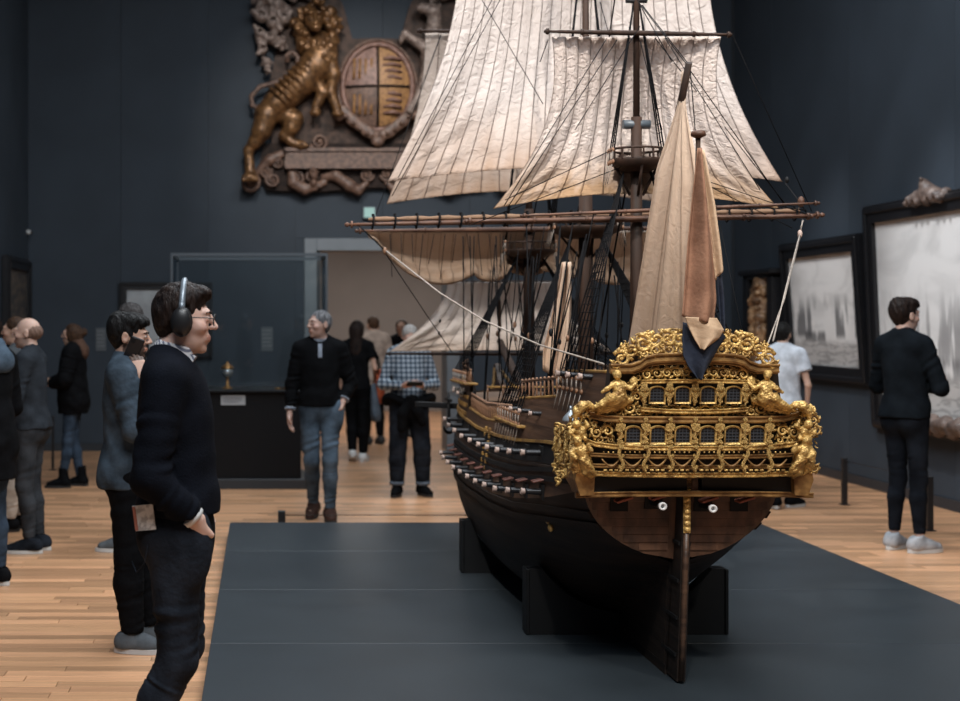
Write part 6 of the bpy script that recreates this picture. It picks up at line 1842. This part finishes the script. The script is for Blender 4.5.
# mantling beside the lion's head, mirrored behind the unicorn
for fl in (False, True):
    def mant(s, fl=fl):
        rng = random.Random(7)
        f = lambda x: 2 * MX - x if fl else x
        for (cx, cy, r) in ((120, -10, 40), (165, 20, 38), (200, -30, 40), (110, 60, 34), (150, 80, 36), (190, 70, 34), (105, 120, 30), (140, 135, 32), (180, 145, 28), (115, 175, 26), (128, 215, 20), (130, 245, 16), (250, -30, 40), (320, -40, 42)):
            for j in range(4):
                a = rng.uniform(0, 6.28); s.path([A(f(cx), cy, 30 + rng.uniform(0, 20)), A(f(cx + math.cos(a) * r), cy + math.sin(a) * r, 28 + rng.uniform(0, 30))], [r / 100 * .62, r / 100 * .30], .06)
            s.ell(A(f(cx), cy - 4, 54), (r / 100 * .35, .12, r / 100 * .35), .04, 'sub')
    lo, hi = ((60, -90), (380, 290)) if not fl else ((650, -90), (970, 290))
    AC(mant, M_arm_pale, 'mantling', lo, hi, .034, .9)
def unicorn(s):
    f = lambda x: 2 * MX - x
    s.path([A(f(130), 400, 40), A(f(200), 335, 46), A(f(265), 275, 50), A(f(315), 200, 52)], [.42, .44, .48, .50], .12)
    s.path([A(f(315), 190, 56), A(f(320), 120, 60), A(f(318), 70, 62)], [.42, .30, .24], .10); s.path([A(f(318), 60, 64), A(f(322), 48, 68), A(f(358), 36, 70), A(f(372), 38, 72)], [.24, .24, .16, .13], .08)
    s.path([A(f(330), 190, 70), A(f(372), 160, 72), A(f(420), 124, 64), A(f(436), 148, 58)], [.28, .17, .12, .11], .06); s.path([A(f(330), 215, 66), A(f(352), 280, 68), A(f(372), 340, 66), A(f(402), 392, 66)], [.28, .17, .13, .14], .06)
    s.path([A(f(128), 410, 50), A(f(100), 480, 50), A(f(70), 540, 46), A(f(74), 620, 52)], [.40, .26, .16, .20], .08); s.path([A(f(190), 410, 40), A(f(220), 450, 45), A(f(195), 490, 42), A(f(250), 512, 48)], [.34, .28, .17, .16], .08)
    s.path([A(f(326), 36, 72), A(f(350), -60, 78)], [.07, .02], .03); s.ell(A(f(300), 30, 60), (.08, .06, .14), .04)
AC(unicorn, M_arm_pale, 'unicorn', (590, -80), (1010, 660), .036, 1.3)
# scrolls and pendants of the lower board
def vol(mb, cx, cy, r, d, hand=1, a0=0.0):
    P_ = []; ra = []
    for k in range(29):
        t = k / 28; a = a0 + hand * t * 3.4 * math.pi; q = r * (1 - .8 * t)
        P_.append(A(cx + q * math.cos(a), cy - q * math.sin(a), d + 10 * t)); ra.append(r / 100 * (.24 - .10 * t))
    mb.tube([Vector(p) for p in P_], ra, 7); mb.ball(Vector(A(cx, cy, d + 8)), r / 100 * .26, 8, 6)
for (cx, cy, r, hd, a0) in ((312, 498, 32, 1, 3.4), (70, 640, 34, -1, 1.0), (150, 630, 26, 1, 2.2), (125, 600, 22, -1, 0.5), (290, 618, 26, 1, .5), (230, 628, 30, -1, 2), (550, 610, 24, 1, 3.3), (480, 612, 24, -1, 0), (170, 570, 22, 1, 1), (740, 618, 26, -1, 2.5), (880, 630, 26, -1, 1), (960, 640, 34, 1, 2), (718, 498, 32, -1, 0)):
    mb = MB(); vol(mb, cx, cy, r, 26, hd, a0); mb.build('volute', M_arm_mid, arms)
for fl in (False, True):
    f = lambda x: 2 * MX - x if fl else x
    def pend(s, f=f):
        s.path([A(f(215), 590, 18), A(f(222), 640, 26), A(f(262), 665, 24), A(f(330), 640, 20)], [.16, .20, .18, .12], .06)
        s.path([A(f(330), 620, 18), A(f(370), 615, 26), A(f(420), 650, 24), A(f(450), 668, 22), A(f(480), 640, 20)], [.14, .20, .22, .16, .10], .06)
        s.ell(A(f(292), 610, 46), (.16, .15, .24), .05); s.ell(A(f(292), 600, 60), (.07, .06, .06), .03); s.ell(A(f(292), 640, 40), (.12, .12, .16), .05)
        for k in range(6): s.ell(A(f(225 + 18 * k), 655 + 6 * math.sin(k * 2), 30), .10, .05)
        s.path([A(f(100), 600, 18), A(f(140), 560, 24), A(f(180), 540, 20)], [.14, .20, .16], .06)
    lo, hi = ((90, 520), (500, 700)) if not fl else ((530, 520), (940, 700))
    AC(pend, M_arm_mid, 'pendant_carving', lo, hi, .032, .85)

# ================================================================== paintings
M_frame = mat('ebony_frame', (.0075, .0075, .009), rough=.38, var=.2, scale=20)
def seascape(name, pale, dark, streaks=9.0, water=(.42, .40, .385), hz=.28, seed=0.0, contrast=1.0):
    m = bpy.data.materials.new(name); m.use_nodes = True; nt = m.node_tree; N = nt.nodes; L = nt.links; b = N['Principled BSDF']; b.inputs['Roughness'].default_value = .55
    tc = N.new('ShaderNodeTexCoord'); sp = N.new('ShaderNodeSeparateXYZ'); L.new(tc.outputs['Generated'], sp.inputs[0])
    def nz(scale, det, sx=1, sz=1, dist=0):
        mp = N.new('ShaderNodeMapping'); mp.inputs['Scale'].default_value = (sx, 1, sz); mp.inputs['Location'].default_value = (seed, 0, seed * .7); L.new(tc.outputs['Generated'], mp.inputs[0])
        n = N.new('ShaderNodeTexNoise'); n.inputs['Scale'].default_value = scale; n.inputs['Detail'].default_value = det; n.inputs['Distortion'].default_value = dist; L.new(mp.outputs[0], n.inputs[0]); return n.outputs['Fac']
    def rmp(v, a, b_, c=0.0, d=1.0):
        r = N.new('ShaderNodeMapRange'); r.interpolation_type = 'SMOOTHSTEP'
        for i, q in zip((1, 2, 3, 4), (a, b_, c, d)): r.inputs[i].default_value = q
        L.new(v, r.inputs[0]); return r.outputs[0]
    def mul(a, c):
        n = N.new('ShaderNodeMath'); n.operation = 'MULTIPLY'
        for i, v in enumerate((a, c)):
            if isinstance(v, float): n.inputs[i].default_value = v
            else: L.new(v, n.inputs[i])
        return n.outputs[0]
    def mixc(f, a, c):
        n = N.new('ShaderNodeMix'); n.data_type = 'RGBA'; L.new(f, n.inputs[0])
        for i, v in ((6, a), (7, c)):
            if isinstance(v, tuple): n.inputs[i].default_value = (*v, 1)
            else: L.new(v, n.inputs[i])
        return n.outputs[2]
    z = sp.outputs[2]
    sky = mixc(rmp(nz(2.2, 6, 1.4, 2.2, .8), .40, .66), pale, tuple(v * .80 for v in pale))
    mask = mul(rmp(z, hz - .06, hz + .02), rmp(z, hz + .42, hz + .16))
    ships = mul(mask, rmp(nz(streaks, 4, 1.0, .10, .3), .50, .57))
    hulls = mul(mul(rmp(z, hz - .10, hz - .05), rmp(z, hz + .06, hz)), rmp(nz(streaks * .6, 3, 1, .25), .50, .56))
    col = mixc(mul(ships, .80 * contrast), sky, dark); col = mixc(mul(hulls, .75 * contrast), col, tuple(v * .7 for v in dark))
    wat = mixc(rmp(nz(9, 5, 1.0, 3.2, 1.0), .46, .60), water, tuple(v * .55 for v in water))
    col = mixc(mul(rmp(z, hz - .02, hz - .10), .85), col, wat)
    L.new(col, b.inputs['Base Color']); return m
def framed(name, label, loc, rz, w, h, fw, depth, m_canvas, lean=0.0, inner=None, m_frame=None, cat='painting'):
    """local x along the picture, -y out of the wall; frame of four bars with an inner lip"""
    o = empty(name, loc, rz); o.rotation_euler = (R(lean), 0, rz); tag(o, label, cat)
    m_frame = m_frame or M_frame
    for sx in (-1, 1):
        MB().prism([(sx * (w / 2 - fw), h / 2 - fw), (sx * w / 2, h / 2), (sx * w / 2, -h / 2), (sx * (w / 2 - fw), -h / 2 + fw)], -depth, 0).build('frame_bar', m_frame, o)
        MB().prism([(-(w / 2 - fw), sx * (h / 2 - fw)), (-w / 2, sx * h / 2), (w / 2, sx * h / 2), (w / 2 - fw, sx * (h / 2 - fw))], -depth, 0).build('frame_bar', m_frame, o)
        MB().box((sx * (w / 2 - fw * .30), -depth - .008, 0), (fw * .35, .03, h - fw * .3), bev=.01).build('frame_moulding', m_frame, o)
        MB().box((0, -depth - .008, sx * (h / 2 - fw * .30)), (w - fw * .3, .03, fw * .35), bev=.01).build('frame_moulding', m_frame, o)
    MB().box((0, -depth * .45, 0), (w - 2 * fw + .01, .02, h - 2 * fw + .01)).build('canvas', m_canvas, o)
    return o
framed('framed_painting', 'pale grey seascape in plain black frame tilted from the wall', (XR - .03, 14.90, 1.775), R(-90), 2.08, 1.52, .17, .08, seascape('grisaille_fleet', (.70, .68, .66), (.05, .05, .055), 12.0), 4.2)
P2 = framed('framed_painting', 'large grey seascape in black frame with carved crest on top', (XR - .03, 12.36, 1.70), R(-90), 2.70, 2.16, .17, .09, seascape('grisaille_battle', (.68, .665, .65), (.09, .085, .09), 13.0, seed=3.1, hz=.26, contrast=.8), 2.6)
M_crest = mat('grey_brown_carving', (.15, .105, .085), rough=.55, col2=(.06, .042, .036), scale=10, bump=.4, bscale=30)
s = SDF((-.55, -.28, 1.0), (.55, .02, 1.45), .016)
s.ell((0, -.12, 1.18), (.13, .09, .15), .05); s.ell((0, -.15, 1.30), (.06, .06, .07), .03); s.cap((0, -.15, 1.34), (.03, -.2, 1.37), .03, .02, .02)
for sg in (-1, 1):
    s.path([(sg * .08, -.11, 1.20), (sg * .20, -.12, 1.16), (sg * .32, -.11, 1.12), (sg * .42, -.10, 1.16), (sg * .46, -.10, 1.10)], [.08, .085, .07, .055, .035], .04)
    for k in range(5): s.ell((sg * (.12 + .075 * k), -.18, 1.10 + .05 * (k % 2)), .045, .03)
cr_ = s.build('crest_carving', M_crest, P2); cr_.scale = (.72, .8, .72); cr_.location.z = .235
s = SDF((-.75, -.28, -1.12), (.75, .02, -.80), .018)
for k in range(11):
    x = -.62 + .124 * k
    s.ell((x, -.14, -.97 + .03 * (k % 2)), (.085, .07, .09), .03); s.ell((x + .05, -.18, -.93), .045, .02)
s.build('cartouche_carving', M_crest, P2)
framed('framed_painting', 'small brownish picture in dark frame on the wall behind the coats', (XL + .025, 16.80, 1.93), R(90), 1.55, .98, .14, .07,
       mat('dim_landscape', (.11, .085, .065), rough=.6, col2=(.035, .035, .036), scale=5, stretch=(1, 1, 3), lo=.4, hi=.6))
framed('framed_painting', 'pale picture in black frame behind the man on his phone', (at(166, 0, YB).x, YB - .012, at(0, 320, YB).z), 0, 1.19, .97, .10, .05,
       mat('pale_print', (.40, .42, .43), rough=.6, col2=(.26, .27, .28), scale=4, lo=.4, hi=.7))
# carved pilaster on the right wall by the corner
pil = empty('carved_pilaster', (XR - .06, 16.48, 0), R(-90)); tag(pil, 'gilded carved pillar in a dark niche frame beside the corner', 'carving')
for sx in (-1, 1): MB().box((sx * .40, -.09, 1.45), (.16, .16, 1.50), bev=.01).build('niche_side', M_frame, pil)
MB().box((0, -.03, 1.45), (.7, .04, 1.5)).build('niche_back', M_frame, pil)
mb = MB().box((0, -.10, 2.235), (1.06, .22, .06), bev=.01).box((0, -.085, 2.18), (.96, .17, .05), bev=.01); mb.build('niche_cornice', M_frame, pil)
MB().box((0, -.09, .66), (1.0, .2, .10), bev=.01).build('niche_foot', M_frame, pil)
s = SDF((-.30, -.34, .72), (.30, .0, 2.16), .018); rng = random.Random(9)
s.cap((0, -.10, .78), (0, -.10, 2.10), .15, .15, .04, sc=(1, .7, 1))
for k in range(60):
    z = rng.uniform(.78, 2.08); a = rng.uniform(-1.3, 1.3); s.ell((.17 * math.sin(a), -.10 - .12 * math.cos(a), z), (rng.uniform(.03, .06), .04, rng.uniform(.04, .07)), .02)
for k in range(14):
    z = .85 + .09 * k; s.cap((-.12, -.18, z), (.12, -.20, z + .06), .03, .03, .02)
s.build('carved_shaft', mat('old_gilding', (.50, .30, .16), rough=.45, metal=.2, col2=(.14, .075, .04), scale=8), pil)

# ================================================================== showcase with the covered cup
M_case = mat('showcase_lacquer', (.0045, .0052, .0066), rough=.4, spec=.2)
M_casef = mat('showcase_frame', (.10, .115, .13), rough=.35, metal=.5)
M_pane = bpy.data.materials.new('showcase_glass'); M_pane.use_nodes = True
nt = M_pane.node_tree; g = nt.nodes.new('ShaderNodeBsdfGlossy'); g.inputs['Roughness'].default_value = .03; g.inputs[0].default_value = (.8, .85, .9, 1)
tp = nt.nodes.new('ShaderNodeBsdfTransparent'); tp.inputs[0].default_value = (.95, .97, .97, 1); fz = nt.nodes.new('ShaderNodeFresnel'); fz.inputs[0].default_value = 1.35
ms = nt.nodes.new('ShaderNodeMixShader'); nt.links.new(fz.outputs[0], ms.inputs[0]); nt.links.new(tp.outputs[0], ms.inputs[1]); nt.links.new(g.outputs[0], ms.inputs[2]); nt.links.new(ms.outputs[0], nt.nodes['Material Output'].inputs[0])
case = empty('display_case', (-.13, 14.25, 0)); tag(case, 'tall glass display case on a black base near the doorway', 'display case')
CX0, CX1, CY0, CY1, CZ0, CZ1 = -.90, .648, 13.78, 14.72, .955, 2.33
child_box('case_base', (-.64, 13.84, .07), (.385, 14.66, CZ0), M_case, case, bev=.004)
child_box('plinth', (-.70, 13.80, 0), (.44, 14.70, .10), mat('plinth_grey', (.022, .025, .029), rough=.45), case, bev=.004)
child_box('deck', (CX0, CY0, CZ0), (CX1, CY1, CZ0 + .022), M_case, case, bev=.003)
child_box('lid_frame', (CX0, CY0, CZ1 - .03), (CX1, CY0 + .03, CZ1), M_casef, case); child_box('lid_frame', (CX0, CY1 - .03, CZ1 - .03), (CX1, CY1, CZ1), M_casef, case)
child_box('lid_frame', (CX0, CY0 + .03, CZ1 - .03), (CX0 + .03, CY1 - .03, CZ1), M_casef, case); child_box('lid_frame', (CX1 - .03, CY0 + .03, CZ1 - .03), (CX1, CY1 - .03, CZ1), M_casef, case)
for x in (CX0, CX1 - .022):
    for y in (CY0, CY1 - .022): child_box('corner_post', (x, y, CZ0 + .022), (x + .022, y + .022, CZ1 - .03), M_casef, case)
child_box('glass_pane', (CX0 + .024, CY0 + .006, CZ0 + .024), (CX1 - .024, CY0 + .012, CZ1 - .032), M_pane, case); child_box('glass_pane', (CX0 + .024, CY1 - .012, CZ0 + .024), (CX1 - .024, CY1 - .006, CZ1 - .032), M_pane, case)
child_box('glass_pane', (CX0 + .006, CY0 + .024, CZ0 + .024), (CX0 + .012, CY1 - .024, CZ1 - .032), M_pane, case); child_box('glass_pane', (CX1 - .012, CY0 + .024, CZ0 + .024), (CX1 - .006, CY1 - .024, CZ1 - .032), M_pane, case)
lab = child_box('text_card', (-.405, 13.828, .83), (-.165, 13.84, .925), mat('card_white', (.34, .36, .38), rough=.6), case)
for k in range(3): child_box('text_line', (-.385, 13.825, .855 + .022 * k), (-.20 - .03 * (k == 0), 13.828, .862 + .022 * k), mat('card_ink', (.10, .10, .11), rough=.7), case)
cup = empty('covered_cup', (at(227.5, 0, 14.1).x, 14.1, CZ0 + .022)); tag(cup, 'small silver-gilt covered cup standing inside the glass case', 'cup')
M_cupg = mat('cup_gilt', (.62, .32, .12), rough=.28, metal=.85); M_cups = mat('cup_silver', (.62, .66, .68), rough=.25, metal=.75)
MB().lathe([(.052, 0), (.052, .010), (.030, .022), (.014, .045), (.022, .060), (.014, .075), (.012, .10), (.024, .115)], 18).build('foot', M_cupg, cup)
MB().lathe([(.022, .112), (.046, .130), (.054, .165), (.056, .205)], 18).build('bowl', M_cups, cup)
MB().lathe([(.062, .203), (.064, .212), (.054, .228), (.030, .246), (.012, .254), (.014, .264), (.004, .275)], 18).build('lid', M_cupg, cup)
for x, lb in ((.16, 'small gilt medal on the deck of the case, nearer the cup'), (.24, 'small gilt medal on the deck of the case, farther from the cup')):
    md_ = MB().lathe([(.0, 0), (.034, .0), (.036, .008), (.030, .014), (.012, .018), (.0, .018)], 16).build('medal', M_cupg, None, loc=(x, 14.0, CZ0 + .022)); tag(md_, lb, 'medal', 'medals in the glass case')
# wall text plates
def plate(px, py0, py1, w, label):
    z0, z1 = at(0, py1, YB).z, at(0, py0, YB).z
    o = empty('wall_label', (at(px, 0, YB).x, YB - .0025, (z0 + z1) / 2)); tag(o, label, 'label')
    MB().box((0, -.005, 0), (w, .008, z1 - z0), bev=.001).build('plate', mat('label_grey', (.075, .085, .095), rough=.6), o)
    for k in range(5): MB().box((-.01 * (k % 2), -.0098, (z1 - z0) * (.36 - .16 * k)), (w * (.8 - .1 * (k % 2)), .002, .012)).build('text_line', mat('label_text', (.16, .17, .18), rough=.7), o)
plate(267, 327, 351, .15, 'grey text plate on the wall above the glass case'); plate(101, 328, 351, .13, 'grey text plate on the wall beside the pale picture')
# exit sign above the doorway
ex = empty('exit_sign', (at(369, 0, YB).x, YB - .01, at(0, 213, YB).z)); tag(ex, 'small lit pale green sign above the doorway', 'sign')
MB().box((0, -.03, 0), (.16, .05, .15), bev=.006).build('housing', M_trim, ex)
MB().box((0, -.058, 0), (.135, .006, .125)).build('lit_face', mat('sign_glow', (.18, .28, .26), emit=(.5, .85, .8), estr=.16), ex)
# barrier posts
M_post = mat('post_black', (.010, .011, .013), rough=.4)
def post(X, Y, hgt, label, r=.022, group=None):
    o = empty('barrier_post', (X, Y, .001)); tag(o, label, 'post', group)
    MB().box((0, 0, hgt / 2), (2 * r, 2 * r, hgt), bev=.003).build('shaft', M_post, o); MB().box((0, 0, .004), (.075, .075, .008), bev=.002).build('foot', M_post, o)
    return o
post(5.25, 12.62, .425, 'low black barrier post in front of the tilted seascape'); post(5.27, 11.05, .43, 'low black barrier post beside the man with crossed arms')
wr = MB().tube([(5.25, 12.59, .40), (5.27, 11.08, .405)], .003, 6).build('barrier_wire', M_post); tag(wr, 'thin dark wire strung between the two low barrier posts', 'wire')
post(-2.33, 15.6, .60, 'slim black barrier post beyond the woman in the parka', .014)
post(.155, 11.05, .16, 'short black post holding the wire behind the platform', .03); post(1.75, 11.05, .16, 'short black post behind the platform near the hull', .03)
wr = MB().tube([(.185, 11.05, .125), (1.72, 11.05, .125)], .004, 6).build('barrier_wire', M_post); tag(wr, 'thin dark wire running low behind the platform edge', 'wire')
# small wall sensor in the far corner
sn = empty('wall_sensor', (XL + .012, 17.75, at(0, 232, 17.75).z)); tag(sn, 'small white sensor on the wall near the far corner', 'sensor')
MB().box((.03, 0, 0), (.06, .05, .05), bev=.01).build('housing', M_sole, sn); MB().ball((.065, 0, -.012), .02, 10, 7).build('lens', M_gun, sn)
